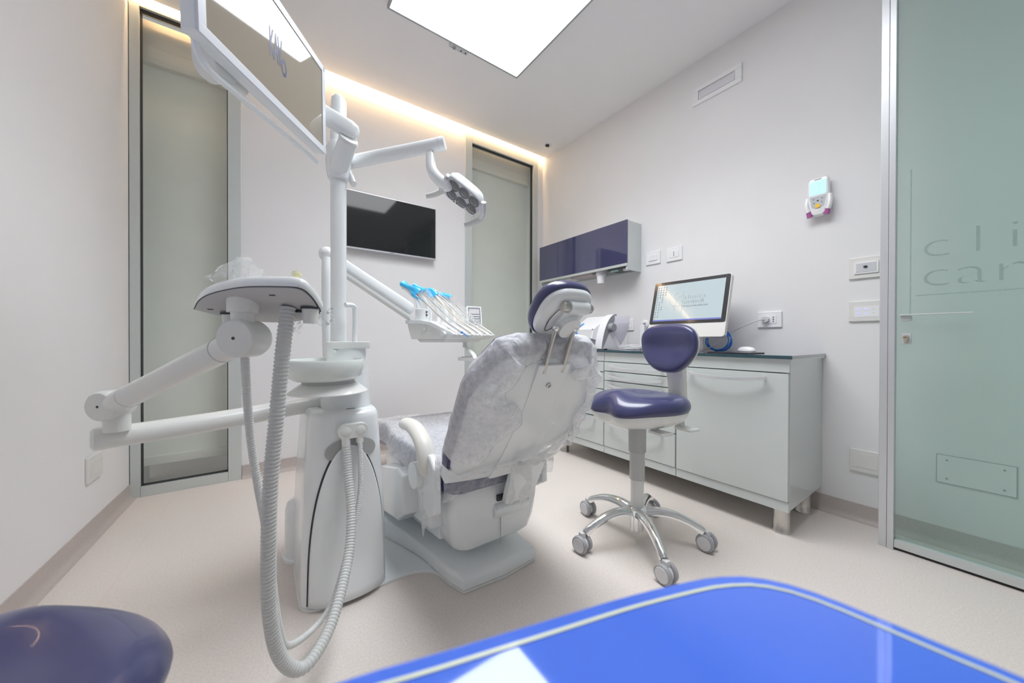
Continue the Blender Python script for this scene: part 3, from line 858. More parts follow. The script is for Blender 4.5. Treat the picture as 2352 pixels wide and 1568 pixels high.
# ================================================================== OPERATOR STOOLS
def stool(label, loc, face, ztop, leg0, casters_deg):
    """built facing +x around its column; ztop is the height of the seat edge"""
    o = thing('operator_stool', label, 'stool', (0, 0, 0))
    zs = ztop - .075                                    # underside of the upholstery
    # seat
    out = []
    n = 56
    for k in range(n):
        a = 2 * PI * k / n
        c, s = math.cos(a), math.sin(a)
        x = .215 * math.copysign(abs(c) ** .80, c); y = .205 * math.copysign(abs(s) ** .85, s)
        if x > 0:
            y *= 1 - .10 * (x / .215)
            x -= .035 * math.exp(-(y / .055) ** 2)     # dip between the two thigh lobes
        out.append((x, y))
    def zf(x, y, z):
        if z < .03: 
            return -.02 * ss(.08, .24, x)
        t = -.030 * ss(.05, .22, x) * (abs(y) / .2)
        t += .022 * math.exp(-((x - .13) / .07) ** 2 - (y / .06) ** 2)
        t += -.018 * math.exp(-((x + .05) / .10) ** 2 - (y / .10) ** 2)
        return t - .012 * ss(.1, .22, x)
    prof = [(.80, 0), (.95, .006), (1, .022), (1.0, .042), (.965, .060), (.90, .072), (.78, .080), (.6, .085), (.4, .086), (.2, .086), (.05, .086)]
    MB().pad(out, prof, Matrix.Translation((0, 0, zs)), zf).build('seat', m_navy, o, sub=1, ang=180)
    shell = [(.45, -.055), (.70, -.050), (.88, -.028), (.955, .000), (.965, .012)]
    MB().pad(out, shell, Matrix.Translation((0, 0, zs)), lambda x, y, z: -.018 * ss(.08, .24, x)).build('seat_shell', m_white2, o, ang=60)
    # levers
    for xx in (.02, -.14):
        MB().box(xx - .032, xx + .032, .110, .190, zs - .072, zs - .060).build('lever', m_white2, o, bevel=.004)
        MB().box(xx - .012, xx + .012, .095, .130, zs - .062, zs - .040).build('lever_stem', m_white2, o, bevel=.003)
    # back support: bracket rises from behind the seat
    pth = [(-.135, zs - .035), (-.225, zs - .030), (-.262, zs + .015), (-.262, zs + .10), (-.248, zs + .20), (-.238, zs + .26)]
    P = spline([(x, 0, z) for x, z in pth], 30)
    R_ = []
    for i, q in enumerate(P):
        t = (P[min(30, i + 1)] - P[max(0, i - 1)]).normalized(); nrm = V(-t.z, 0, t.x)
        wd = .060 - .018 * math.sin(PI * i / 30); th = .020 + .012 * (1 - i / 30)
        R_.append([q + nrm * (th * yy) + V(0, wd * xx, 0) for xx, yy in ((-1, -.6), (-.75, -1), (.75, -1), (1, -.6), (1, .6), (.75, 1), (-.75, 1), (-1, .6))])
    MB().loft(R_).build('back_bracket', m_white2, o, ang=50)
    # backrest pad: a rounded shield leaning forward a touch
    bf = frame((-.215, 0, zs + .283), (0, 1, 0), (-.10, 0, 1.0))
    bo = []
    for k in range(48):
        a = 2 * PI * k / 48; c, s = math.cos(a), math.sin(a)
        y = .120 * math.copysign(abs(s) ** .80, s)
        x = .160 * math.copysign(abs(c) ** .75, c) * (1 + .10 * (y / .12)) * (1 - .20 * ss(0, .12, -y))
        bo.append((x, y))
    sgn = 1 if (bf.to_3x3() @ V(0, 0, 1)).x > 0 else -1
    def bz(x, y, z):
        return sgn * (.9 * x * x - .020 * math.exp(-(y / .06) ** 2) * (1 if z * sgn > .01 else .3))
    MB().pad(bo, [(.86, -.012 * sgn), (.97, -.006 * sgn), (1, .008 * sgn), (.985, .024 * sgn), (.93, .034 * sgn), (.8, .040 * sgn), (.55, .043 * sgn), (.3, .044 * sgn), (.08, .044 * sgn)], bf, bz).build('backrest', m_navy, o, sub=1, ang=180)
    MB().pad(bo, [(.60, -.026 * sgn), (.90, -.022 * sgn), (.965, -.013 * sgn), (.97, -.006 * sgn)], bf, bz).build('backrest_shell', m_white2, o, ang=60)
    # gas column
    z0, z1 = .150, zs - .050
    cb = MB().lathe([(.029, z0 - .02), (.029, z0 + (z1 - z0) * .34)]); cb.build('column', m_white2, o)
    MB().lathe([(.0335, z0 + (z1 - z0) * .33), (.0335, z0 + (z1 - z0) * .66)]).build('column_sleeve', mat('stool_grey', (.52, .53, .52), .4), o, bevel=.001)
    MB().lathe([(.0385, z0 + (z1 - z0) * .65), (.040, z1)]).build('column_sleeve', mat('stool_grey2', (.45, .46, .46), .4), o, bevel=.001)
    MB().box(-.10, .10, -.07, .07, z1 - .012, z1 + .008).build('seat_plate', m_lt_pl, o, bevel=.004)
    # star base
    MB().lathe([(.024, .045), (.030, .050), (.031, .120), (.045, .128), (.046, .150), (.034, .158)]).build('hub', m_chrome, o)
    for k in range(5):
        a = math.radians(leg0 + 72 * k)
        rad = [(.035, .138), (.10, .146), (.17, .136), (.235, .108), (.275, .082)]
        P = spline([(r * math.cos(a), r * math.sin(a), z) for r, z in rad], 22)
        R_ = []
        sd = V(-math.sin(a), math.cos(a), 0)
        for i, q in enumerate(P):
            t = (P[min(22, i + 1)] - P[max(0, i - 1)]).normalized(); nrm = sd.cross(t) * -1
            wd = .024 - .009 * i / 22; th = .018 - .006 * i / 22
            if i > 19: th *= 1.25
            if nrm.z < 0: nrm = -nrm
            R_.append([q + sd * (wd * c_) + nrm * (th * s_) for c_, s_ in ((-1, -.9), (-.95, .15), (-.6, .75), (0, 1.0), (.6, .75), (.95, .15), (1, -.9), (0, -.75))])
        MB().loft(R_).build('base_leg', m_chrome, o, ang=70)
        # twin caster
        cx, cy = .288 * math.cos(a), .288 * math.sin(a)
        ca = math.radians(casters_deg[k])
        ax = V(math.cos(ca), math.sin(ca), 0)              # axle direction
        cpt = V(cx, cy, .038)
        cs = MB().tube([cpt + ax * -.007, cpt + ax * .007], .0285, 24)
        cs.box(cx - .011, cx + .011, cy - .011, cy + .011, .055, .086)
        cst = cs.build('caster', m_lt_pl, o, bevel=.001)
        for s_ in (-1, 1):
            mm = axis_frame(cpt + ax * (s_ * .009), cpt + ax * (s_ * .030))
            MB().lathe([(.031, 0), (.037, .003), (.038, .008), (.037, .015), (.033, .019), (.029, .0185)], mm).build('wheel_tyre', mat('tyre_grey', (.36, .36, .38), .45), cst)
            MB().lathe([(.029, .0185), (.028, .0205), (.0005, .0215)], mm).build('wheel_cap', m_lt_pl, cst)
    o.rotation_euler = (0, 0, math.radians(face)); o.location = loc
    return o
stool('navy operator stool with backrest standing in front of the white cabinets', (1.405, .972, 0), 170, .672, -150, [8, 2, 15, 5, 12])
stool('navy stool seat cut off by the lower left corner of the picture', (-.300, .560, 0), 60, .575, 20, [10, 100, 60, 140, 30])

# ================================================================== DENTAL CHAIR
CX = .755
ch = thing('dental_chair', 'white dental chair with navy upholstery, seen from behind', 'dental chair', (CX, 1.45, 0))
# floor plate and pedestal base
left = [(.590, 1.122), (.566, 1.20), (.552, 1.30), (.535, 1.40), (.500, 1.52), (.462, 1.63), (.445, 1.76), (.50, 1.95), (.58, 2.10)]
lft = smooth2(left, 30)
base = lft + [(.93, 2.10), (1.02, 1.93), (1.04, 1.72), (.985, 1.52), (.945, 1.34), (.924, 1.124), (.76, 1.108)]
MB().prism(base, 0, .012).build('floor_plate', m_white2, ch, bevel=.003)
b = MB().pad(base, [(1.0, .014), (1.0, .040), (.985, .054), (.95, .060)], None, lambda x, y, z: .035 * ss(1.35, 1.75, y) if z > .03 else 0, c=(CX, 1.6))
b.build('pedestal_base', m_white, ch, ang=50)
# thin plate linking chair and unit
link = smooth2([(.362, 1.335), (.420, 1.338), (.470, 1.335), (.515, 1.318), (.548, 1.282), (.566, 1.235), (.585, 1.15)], 24) + [(.60, 1.4), (.50, 1.66), (.30, 1.75), (.30, 1.36)]
MB().prism(link, 0, .011).build('link_plate', m_white, ch, bevel=.003)
# lift arm cover: bevelled block on the left, and the seat carrier box behind it
def xprof(pts, x0, x1):
    return MB().loft([[V(x, y, z) for y, z in pts] for x in (x0, x1)])
xprof([(1.372, .225), (1.455, .165), (1.77, .10), (1.80, .24), (1.70, .325), (1.46, .385), (1.40, .37)], .455, .535).build('lift_cover', m_white, ch, bevel=.012, bseg=3)
xprof([(1.25, .20), (1.80, .12), (1.84, .34), (1.25, .385)], .515, .985).build('lift_carrier', m_white, ch, bevel=.012)
xprof([(1.28, .13), (1.86, .05), (1.90, .2), (1.28, .21)], .565, .945).build('lift_arm', m_white, ch, bevel=.01)
# rear housing
R_ = []
for z, hw, y0, y1, rad in ((.098, .125, 1.215, 1.56, .05), (.105, .150, 1.190, 1.58, .05), (.130, .178, 1.165, 1.60, .05), (.18, .192, 1.152, 1.60, .05), (.26, .204, 1.146, 1.58, .05), (.335, .212, 1.146, 1.50, .05), (.352, .210, 1.150, 1.48, .05)):
    R_.append([V(x, y, z) for x, y in rrect(2 * hw, y1 - y0, rad, 6, CX + .008, (y0 + y1) / 2)])
MB().loft(R_).build('rear_housing', m_white, ch, ang=50)
MB().box(CX + .010, CX + .0115, 1.1445, 1.150, .115, .24).build('housing_seam', m_grey_under, ch)
# recess with step under the back hinge
xprof([(1.150, .285), (1.128, .262), (1.130, .245), (1.150, .215)], CX - .022, CX + .145).build('hinge_step', m_white, ch, bevel=.006)
MB().box(CX - .010, CX + .03, 1.135, 1.15, .290, .312).build('hinge_gap', m_dark, ch)
# seat and leg rest upholstery
def slab(outline, z0, z1, crown=0.0):
    return [(.96, z0), (1, z0 + .018), (1, z1 - .028), (.985, z1 - .012), (.95, z1 - .003), (.85, z1 + crown * .3), (.6, z1 + crown * .8), (.3, z1 + crown), (.05, z1 + crown)]
seat_o = rrect(.49, .66, .09, 8, CX, 1.455)
def zseat(x, y, z):
    return .018 * ss(1.35, 1.12, y) - .035 * ss(1.5, 1.8, y) * 0
MB().pad(seat_o, slab(seat_o, .345, .455, .010), None, zseat, c=(CX, 1.455)).build('seat', m_navy, ch, ang=60)
leg_o = rrect(.42, .86, .10, 8, CX, 2.19)
def zleg(x, y, z):
    return -.12 * ss(1.75, 2.6, y)
MB().pad(leg_o, slab(leg_o, .36, .450, .012), None, zleg, c=(CX, 2.19)).build('leg_rest', m_navy, ch, ang=60)
# side wing that carries the left armrest, and its mirror
for s in (-1, 1):
    X = CX + s * .235
    xprof([(1.155, .30), (1.16, .46), (1.21, .50), (1.30, .47), (1.36, .41), (1.33, .33), (1.22, .26)], min(X, X + s * .03), max(X, X + s * .03)).build('side_wing', m_white, ch, bevel=.010, bseg=3)
    MB().cyl((X + s * .02, 1.300, .402), (X + s * .058, 1.300, .402), .052, .050).build('arm_pivot', m_white, ch, bevel=.005)
    # curved arm pad
    P = spline([(0, 1.250, .418), (0, 1.238, .468), (0, 1.270, .525), (0, 1.35, .562), (0, 1.44, .566), (0, 1.515, .552)], 30)
    R_ = []
    for i, q in enumerate(P):
        t = (P[min(30, i + 1)] - P[max(0, i - 1)]).normalized(); nr = V(0, -t.z, t.y)
        k_ = i / 30
        w2 = .036 * (1 - .15 * k_) * (min(1, (1 - k_) * 9) ** .5 if k_ > .88 else 1) * (min(1, .55 + k_ * 5))
        th = .026 * (min(1, (1 - k_) * 9) ** .5 if k_ > .88 else 1)
        w2, th = max(w2, .004), max(th, .004)
        R_.append([V(X + s * .024, 0, 0) + q + V(w2 * math.cos(a), 0, 0) + nr * (th * math.sin(a)) for a in [2 * PI * j / 18 for j in range(18)]])
    MB().loft(R_).build('armrest', mat('armrest_cream', (.78, .77, .72), .38), ch, ang=60)
# backrest frame
th_ = math.radians(29)
bv = V(0, -math.sin(th_), math.cos(th_)); bn = V(0, -math.cos(th_), -math.sin(th_))     # up along the back, outward to the rear
B0 = V(CX, 1.088, .463)
def BK(u, v, n):
    return B0 + V(u, 0, 0) + bv * v + bn * n
def half(v):
    """half width of the backrest at height v"""
    if v < .06: return .225 + .045 * math.sqrt(max(0, 1 - ((.06 - v) / .06) ** 2))
    if v < .34: return .270
    t = (v - .34) / .20
    return .270 - .105 * t ** 1.6
VT = .530
outline_b = []
for k in range(17):
    v = .005 + (VT - .035) * k / 16
    outline_b.append((half(v), v))
for k in range(1, 12):
    a = math.radians(90 * k / 12)
    outline_b.append((half(VT - .03) * (1 - (k / 12) ** 2.2), VT - .03 + .03 * math.sin(a)))
outl = outline_b + [(-x, y) for x, y in reversed(outline_b)]
bfm = Matrix.Identity(4)
for i in range(3):
    bfm[i][0], bfm[i][1], bfm[i][2], bfm[i][3] = (1, 0, 0)[i], bv[i], bn[i], B0[i]
MB().pad(outl, [(.05, -.075), (.6, -.074), (.88, -.066), (.97, -.048), (1, -.02), (.98, .004), (.90, .010)], bfm, None, c=(0, .26)).build('backrest', m_navy, ch, ang=60)
# rear shell of the back
shell_o = [(x * .94, .012 + y * .875) for x, y in outl]
MB().pad(shell_o, [(1, .000), (1, .016), (.985, .030), (.94, .040), (.85, .045), (.6, .050), (.3, .052), (.03, .053)], bfm, None, c=(0, .25)).build('back_shell', m_white, ch, ang=50)
# raised middle spine of the shell
MB().prism([(.068, .462), (.068, .30), (.085, .10), (.108, -.01), (-.108, -.01), (-.085, .10), (-.068, .30), (-.068, .462)], .030, .0546, bfm).build('back_spine', m_white, ch, bevel=.006)
# hinge plate hanging from the spine
MB().loft([[BK(u, v, n) for u, v, n in ((-.02, .02, .04), (.14, .02, .04), (.14, .02, .062), (-.02, .02, .062))],
           [V(CX - .015, 1.060, .43), V(CX + .140, 1.060, .43), V(CX + .140, 1.035, .43), V(CX - .015, 1.035, .43)],
           [V(CX - .005, 1.105, .34), V(CX + .134, 1.105, .34), V(CX + .134, 1.080, .33), V(CX - .005, 1.080, .33)],
           [V(CX + .006, 1.135, .290), V(CX + .122, 1.135, .290), V(CX + .122, 1.105, .285), V(CX + .006, 1.105, .285)]]).build('hinge_plate', m_white, ch, bevel=.005)
# lower cross bar under the shell
R_ = []
for k in range(19):
    u = -.255 + .51 * k / 18
    bow = .020 * (u / .255) ** 2
    R_.append([BK(u, v, n + .0) + V(0, bow * 2, 0) for v, n in ((-.012, .0), (.050, .0), (.050, .046), (.02, .054), (-.012, .046))])
MB().loft(R_).build('lower_bar', m_white, ch, bevel=.006)
# emblem screw on the spine
mm = axis_frame(BK(0, .385, .056), BK(0, .385, .060))
MB().lathe([(.0095, 0), (.0095, .003), (.0075, .0036)], mm).build('emblem_ring', m_steel, ch)
MB().lathe([(.0075, .0035), (.0005, .0042)], mm).build('emblem_cap', m_grey_pl, ch)
# headrest: two bars and the tilted pad
for s in (-1, 1):
    p0, p1 = BK(s * .039, .432, .052), V(CX + s * .039, .776, .958)
    MB().cyl(p0, p1, .0068).build('headrest_bar', m_steel, ch)
ht = math.radians(46)
hv = V(0, -math.sin(ht), math.cos(ht)); hn = V(0, -math.cos(ht), -math.sin(ht))
HS = .86
H0 = V(CX, .800, 1.010)
hfm = Matrix.Identity(4)
for i in range(3):
    hfm[i][0], hfm[i][1], hfm[i][2], hfm[i][3] = (HS, 0, 0)[i], hv[i] * HS, hn[i] * HS, H0[i]
def HD(u, v, n):
    return H0 + (V(u, 0, 0) + hv * v + hn * n) * HS
ho = [(x * (1 + .08 * y / .1), y) for x, y in superell(.116, .120, 2.6, 44)]
MB().pad(ho, [(.03, -.052), (.5, -.051), (.8, -.047), (.93, -.038), (.995, -.020), (1, -.006), (.97, .006), (.90, .012)], hfm, lambda x, y, z: -.5 * x * x).build('headrest_pad', m_navy, ch, sub=1, ang=180)
MB().pad([(x * .92, y * .92) for x, y in ho], [(1.0, .004), (1.0, .016), (.97, .026), (.88, .032), (.5, .036), (.05, .036)], hfm, lambda x, y, z: -.5 * x * x).build('headrest_shell', m_white, ch, ang=50)
# joint block, barrel, knobs and disc
MB().prism(rrect(.092, .125, .016, 5, .012, .003), .028, .050, hfm).build('joint_block', m_white, ch, bevel=.005)
MB().cyl(HD(-.033, .058, .046), HD(.058, .058, .046), .020).build('joint_barrel', m_white, ch, bevel=.003)
for u0, u1 in ((-.033, -.058), (.058, .078)):
    MB().cyl(HD(u0, .058, .046), HD(u1, .058, .046), .0155).build('joint_knob', m_steel, ch, bevel=.003)
disc = MB().cyl(HD(.018, -.022, .045), HD(.018, -.022, .072), .041, .038).build('disc_knob', m_white, ch, bevel=.003)
lobes = MB()
for k in range(14):
    a = 2 * PI * k / 14
    lobes.cyl(HD(.018 + .0395 * math.cos(a), -.022 + .0395 * math.sin(a), .047), HD(.018 + .038 * math.cos(a), -.022 + .038 * math.sin(a), .068), .0035, seg=8)
lobes.build('grip_lobes', m_white, disc)
for s in (-1, 1):
    MB().ball(V(CX + s * .039, .776, .956), .011).build('bar_joint', m_chrome, ch)
MB().tube([HD(-.050, .050, .040), HD(-.062, .020, .038), HD(-.066, -.020, .036), HD(-.050, -.068, .034), V(CX - .041, .776, .962)], .0012, 6, n=24).build('joint_cord', m_black, ch)

# ================================================================== GAUZE COVERS ON THE CHAIR
rng = random.Random(11)
def wr(u, v):
    """fold pattern; u and v in metres"""
    return (.0055 * math.sin(u * 26 + 1.6 * math.sin(v * 9)) + .0040 * math.sin(u * 58 + v * 21) + .0030 * math.sin(v * 44 - u * 17)
            + .0014 * math.sin(u * 84 + v * 63 + 2 * math.sin(u * 31)))
cov = thing('backrest_cover', 'white see-through gauze cover pulled over the chair back and tied', 'chair cover', tuple(BK(0, 0, .1)))
# path around the back outline from lower left, up over the top, to lower right
ob_ = [q for q in outline_b if q[1] > .072]
path = [(-x, y) for x, y in ob_] + [(x, y) for x, y in reversed(ob_)]
NP = 220
P2 = spline([(x, y, 0) for x, y in path], NP)
def reach(s, v, side):
    """how far the cover reaches in over the rear shell"""
    if side < 0:                                         # left: big hanging lobe in the middle
        r = .070 + .135 * math.exp(-((v - .255) / .100) ** 2) + .030 * math.exp(-((v - .47) / .05) ** 2)
        return r
    return .062 + .020 * math.sin(v * 21) ** 2 + .075 * math.exp(-((v - .50) / .05) ** 2)
nT = 36
rings = []
for i, q in enumerate(P2):
    a = P2[max(0, i - 1)]; c = P2[min(NP, i + 1)]
    t = (c - a).normalized(); nin = V(t.y, -t.x, 0)       # points inwards
    if nin.dot(V(0, .26, 0) - q) < 0: nin = -nin
    s = i / NP
    rch = reach(s, q.y, -1 if q.x < 0 else 1)
    tp_ = math.exp(-(q.x / .14) ** 2) * ss(.40, .50, q.y)  # gathered top
    rch = rch * (1 - tp_) + .055 * tp_
    ring = []
    for k in range(nT + 1):
        tt = k / nT
        if tt < .35:                                       # front side, coming round
            a_ = tt / .35
            ins, nn = .10 * (1 - a_), -.080 + .0 * a_
            if a_ > .6: nn = -.080 + .045 * (a_ - .6) / .4
        elif tt < .55:                                     # round the edge
            a_ = (tt - .35) / .20
            ins, nn = -.010 * math.sin(a_ * PI), -.035 + .060 * a_
        else:                                              # rear side
            a_ = (tt - .55) / .45
            ins = rch * a_
            nn = .025 + .034 * min(1, a_ * 2.2) * (1 - .95 * tp_) + .018 * math.sin(a_ * PI) * min(1, rch / .15) * (1 - tp_)
        amp = 1.0 if tt > .45 else .5
        f = wr(s * 1.45, tt * .32) * amp
        f += .0022 * math.sin(s * 95) * ss(.6, 1.0, tt) * (.3 + tp_)
        pos = q + nin * (ins + f * .6)
        ring.append(BK(pos.x, pos.y, nn + (abs(f) * 1.2 if tt > .5 else -abs(f) * .6)))
    rings.append(ring)
MB().loft(rings, False, False, closed=False).build('cover_sheet', m_gauze, cov, ang=180)
# elastic hem along the inner border
MB().tube([rg[-1] + bn * .001 for rg in rings], .0013, 6).build('hem', m_gauze2, cov)
# ties across the back and bow
def ribbon(pts, wd, n=40, up_=V(0, 0, 1), taper=0.0, wob=.35):
    P = spline(pts, n); b = MB(); L_ = []
    for i, q in enumerate(P):
        t = (P[min(n, i + 1)] - P[max(0, i - 1)]).normalized()
        side = (bn.cross(t)).normalized()
        k_ = i / n
        ww = wd * (1 - taper * k_) * (1 + wob * .6 * math.sin(i * .28))
        tw = bn * (wd * .35 * math.sin(i * .22 + 1))
        L_.append([q + side * ww * (j / 4 - .5) * 1 + tw * (j / 4 - .5) + bn * (.002 * math.sin(i * .5 + j * 1.4)) for j in range(5)])
    return b.loft(L_, False, False, closed=False)
kn = BK(-.012, .062, .078)
ribbon([BK(-.235, .03, .052), BK(-.16, .050, .064), BK(-.08, .058, .070), kn], .014).build('tie_strap', m_gauze2, cov, ang=180)
ribbon([kn, BK(.08, .080, .072), BK(.16, .115, .066), BK(.24, .165, .052)], .014).build('tie_strap', m_gauze2, cov, ang=180)
ribbon([kn, BK(.005, .088, .088), BK(.045, .106, .094), BK(.085, .092, .092), BK(.070, .066, .088), kn], .024).build('bow_loop', m_gauze2, cov, ang=180)
ribbon([kn, kn + V(-.030, .0, -.030), kn + V(-.034, .004, -.085), kn + V(-.030, .012, -.140)], .034, taper=.45).build('bow_tail', m_gauze2, cov, ang=180)
ribbon([kn, kn + V(.028, -.006, -.03), kn + V(.040, .0, -.075), kn + V(.022, .006, -.120), kn + V(.024, .012, -.150)], .050, taper=.35).build('bow_tail', m_gauze2, cov, ang=180)
MB().ball(kn, .013, .013, .010).build('knot', m_gauze2, cov)

# seat cover
sv = thing('seat_cover', 'white see-through gauze cover over the chair seat and leg rest', 'chair cover', (CX, 1.6, .46))
b = MB(); rings = []
def seat_z(y):
    z = .470 + .018 * ss(1.35, 1.12, y)
    return z - .128 * ss(1.85, 2.6, y)
ny, nx = 90, 44
for i in range(ny + 1):
    y = 1.115 + 1.50 * i / ny
    hw = .258 - .03 * ss(1.7, 1.9, y)
    yy = max(1.1, y)
    row = []
    for k in range(nx + 1):
        t = k / nx * 2 - 1
        f = wr(y * 1.1 + .08 * math.sin(t * 3), t * .28)
        if abs(t) < .66:
            x = t / .66 * hw * .96; z = seat_z(y) + .004 + abs(f) * .8
        else:
            a_ = (abs(t) - .66) / .34
            x = math.copysign(hw * (.96 + .05 * math.sin(min(1, a_ * 2) * PI / 2)) + f * .9 * a_, t); z = seat_z(y) + .002 - .020 * a_ - .085 * max(0, a_ - .12) + f * .5
        row.append(V(CX + x, yy + f * .3, z))
    rings.append(row)
b.loft(rings, False, False, closed=False)
b.build('cover_sheet', m_gauze, sv, ang=180)
b = MB(); rings = []
for i in range(15):                                         # rear drop of the cover
    t = i / 14; row = []
    for k in range(nx + 1):
        u = k / nx * 2 - 1
        f = wr(u * .26, t * .15)
        row.append(V(CX + u * .252, 1.118 - .014 * math.sin(t * PI) - abs(f) * .7, seat_z(1.12) + .004 - .125 * t - .012 * (u * u)))
    rings.append(row)
b.loft(rings, False, False, closed=False).build('cover_rear', m_gauze3, sv, ang=180)
ribbon([V(.498, 1.26, .345), V(.500, 1.255, .29), V(.494, 1.262, .235), V(.488, 1.252, .185)], .026, taper=.7).build('cover_strap', m_gauze2, sv, ang=180)

# ================================================================== DENTAL UNIT COLUMN
un = thing('dental_unit', 'white dental unit column with spittoon bowl and tall pole', 'dental unit', (.245, 1.55, 0))
UX = .246
def uhw(z):  return .143 - .026 * ss(0, .68, z) * (z / .68)
def uy0(z):  return 1.336 + .018 * (z / .66)
def yfront(x, z, extra=0.0):
    s = max(-1, min(1, (x - UX) / (uhw(z) + extra)))
    return uy0(z) + .085 * (1 - (1 - abs(s) ** 3.2) ** (1 / 3.2)) - extra
def uring(z, sc_=1.0):
    hw = uhw(z); pts = []
    for k in range(41):
        a = -PI / 2 + PI * k / 40
        s = math.sin(a)
        pts.append((UX + hw * s, yfront(UX + hw * s, z)))
    yb = 1.770 - .03 * (z / .66)
    for k in range(9):
        a = math.radians(90 * k / 8)
        pts.append((UX + hw - .05 + .05 * math.cos(a), yb - .05 + .05 * math.sin(a)))
    for k in range(9):
        a = math.radians(90 + 90 * k / 8)
        pts.append((UX - hw + .05 + .05 * math.cos(a), yb - .05 + .05 * math.sin(a)))
    cy = 1.53
    return [V(UX + (x - UX) * sc_, cy + (y - cy) * sc_, z) for x, y in pts]
zz = [0, .05, .12, .2, .3, .4, .5, .58, .632]
MB().loft([uring(z) for z in zz] + [uring(.645, .985), uring(.654, .955), uring(.660, .91)]).build('body', m_white, un, ang=50)
MB().prism([(q.x, q.y) for q in uring(0, 1.035)], 0, .010).build('foot_plate', m_white2, un, bevel=.002)
# arched front panel with dark gap around it
def arch(z, w0=.112, z1=.545):
    t = max(0, min(1, (z - .10) / (z1 - .10)))
    return (w0 + .012 * (1 - z / .55)) * (1 - t ** 2.4) ** .5 + .002
def panel(grow, off, z1):
    rows = []
    for i in range(33):
        z = .016 + (z1 - .016) * (1 - (1 - i / 32) ** 1.6)
        w_ = arch(z, .112 + grow, z1)
        rows.append([V(UX + .004 + w_ * (k / 16 - 1), yfront(UX + .004 + w_ * (k / 16 - 1), z) - off - (.022 * ss(.16, .0, z) * (1 - abs(k / 16 - 1) ** 2) if off > .004 else 0), z) for k in range(33)])
    return MB().loft(rows, False, False, closed=False)
panel(.0055, .0022, .552).build('panel_gap', m_dark, un, ang=180)
panel(0, .0075, .545).build('front_panel', m_white, un, ang=60, solid=.006)
# hose recess above the panel
rec = []
for i in range(9):
    t = i / 8; z = .500 + .065 * t
    w_ = .085 * math.sqrt(max(.02, 1 - ((z - .525) / .045) ** 2))
    rec.append([V(UX + .012 + w_ * (k / 10 - 1), yfront(UX + .012 + w_ * (k / 10 - 1), z) - .0045, z) for k in range(21)])
MB().loft(rec, False, False, closed=False).build('hose_recess', mat('recess_grey', (.40, .41, .40), .5), un, ang=180)
# twin hose coupling
cp = MB().prism([(x, y) for x, y in rrect(.100, .050, .0249, 8)], 0, .026, frame((.2585, 1.340, .600), (1, 0, 0), (0, 0, 1)))
cpl = cp.build('hose_coupling', m_white2, un, bevel=.004)
for xx in (.235, .282):
    mm = axis_frame((xx, 1.316, .600), (xx, 1.2, .600))
    MB().lathe([(.0215, -.004), (.0215, .001), (.0175, .0015), (.0175, -.001), (.0165, -.001), (.0165, .003), (.013, .005), (.0005, .0055)], mm).build('coupling_dial', m_white2, cpl, ang=40)
    MB().lathe([(.0178, .0012), (.0178, .0017), (.0166, .0017), (.0166, .0012)], mm).build('dial_groove', m_grey_pl, cpl)
    MB().box(-.011, .011, -.0022, .0022, .004, .009, frame((xx, 1.316, .600), (.93, 0, .36), (-.36, 0, .93)) @ Matrix.Rotation(PI, 4, 'X')).build('dial_bar', m_white2, cpl, bevel=.001)
MB().cyl((.236, 1.328, .588), (.237, 1.330, .550), .0150).build('hose_sleeve', m_white2, un, bevel=.002)
MB().cyl((.281, 1.328, .588), (.281, 1.326, .555), .0125).build('hose_sleeve', m_white2, un, bevel=.002)
# rounded rear pod
MB().lathe([(.094, 0), (.094, .012), (.086, .016), (.083, .20), (.076, .226), (.058, .240), (.0005, .245)], Matrix.Translation((.158, 1.745, 0))).build('rear_pod', m_white, un, ang=45)
# neck and cap
NX, NY = .268, 1.515
nk = []
for z, rx, ry in ((.655, .090, .100), (.70, .087, .097), (.79, .080, .092), (.84, .076, .088), (.885, .072, .085)):
    nk.append([V(NX + x, NY + y, z) for x, y in superell(rx, ry, 2.5, 44)])
MB().loft(nk).build('neck', m_white, un, ang=45)
MB().lathe([(.0905, .659), (.0905, .662)], Matrix.Translation((NX, NY, 0)) @ Matrix.Diagonal((1.0, 1.11, 1, 1))).build('neck_joint', m_dark, un)
MB().loft([[V(NX + x * 1.004, NY + y * 1.004, z) for x, y in superell(.0795, .0915, 2.5, 44)] for z in (.7535, .7555)]).build('neck_seam', m_grey_under, un)
# flat tap arm over the bowl
b = MB().prism(smooth2([(.345, 1.58), (.345, 1.46), (.335, 1.435), (.27, 1.425), (.205, 1.420), (.190, 1.44), (.195, 1.50), (.21, 1.58)], 40), .885, .912)
b.build('tap_arm', m_white2, un, bevel=.005)
MB().cyl((.222, 1.442, .886), (.216, 1.428, .876), .007, seg=14).build('tap_spout', m_white2, un)
b = MB().tube([(.298, 1.500, .908), (.299, 1.500, 1.035), (.296, 1.497, 1.050), (.282, 1.490, 1.056), (.262, 1.482, 1.054)], .012, 14, n=30, flat=.8)
b.build('cup_filler', m_white, un)
# spittoon
BX, BY = .180, 1.375
bowl = [(.060, .776), (.098, .780), (.116, .794), (.123, .820), (.123, .845), (.120, .851), (.115, .851), (.113, .844), (.106, .822), (.085, .806), (.04, .797), (.0005, .795)]
MB().lathe(bowl, Matrix.Translation((BX, BY, 0)), 56).build('spittoon_bowl', mat('bowl_ceramic', (.74, .79, .76), .12, coat=.6), un, ang=50)
MB().cyl((BX + .01, BY + .01, .748), (BX + .01, BY + .01, .778), .084).build('bowl_foot', m_grey_under, un)
sau = [(.070, .728), (.100, .731), (.127, .7335), (.127, .7365), (.108, .752), (.092, .764), (.086, .766)]
MB().lathe(sau, Matrix.Translation((BX + .012, BY + .012, 0)), 56).build('bowl_saucer', m_white2, un, ang=40)
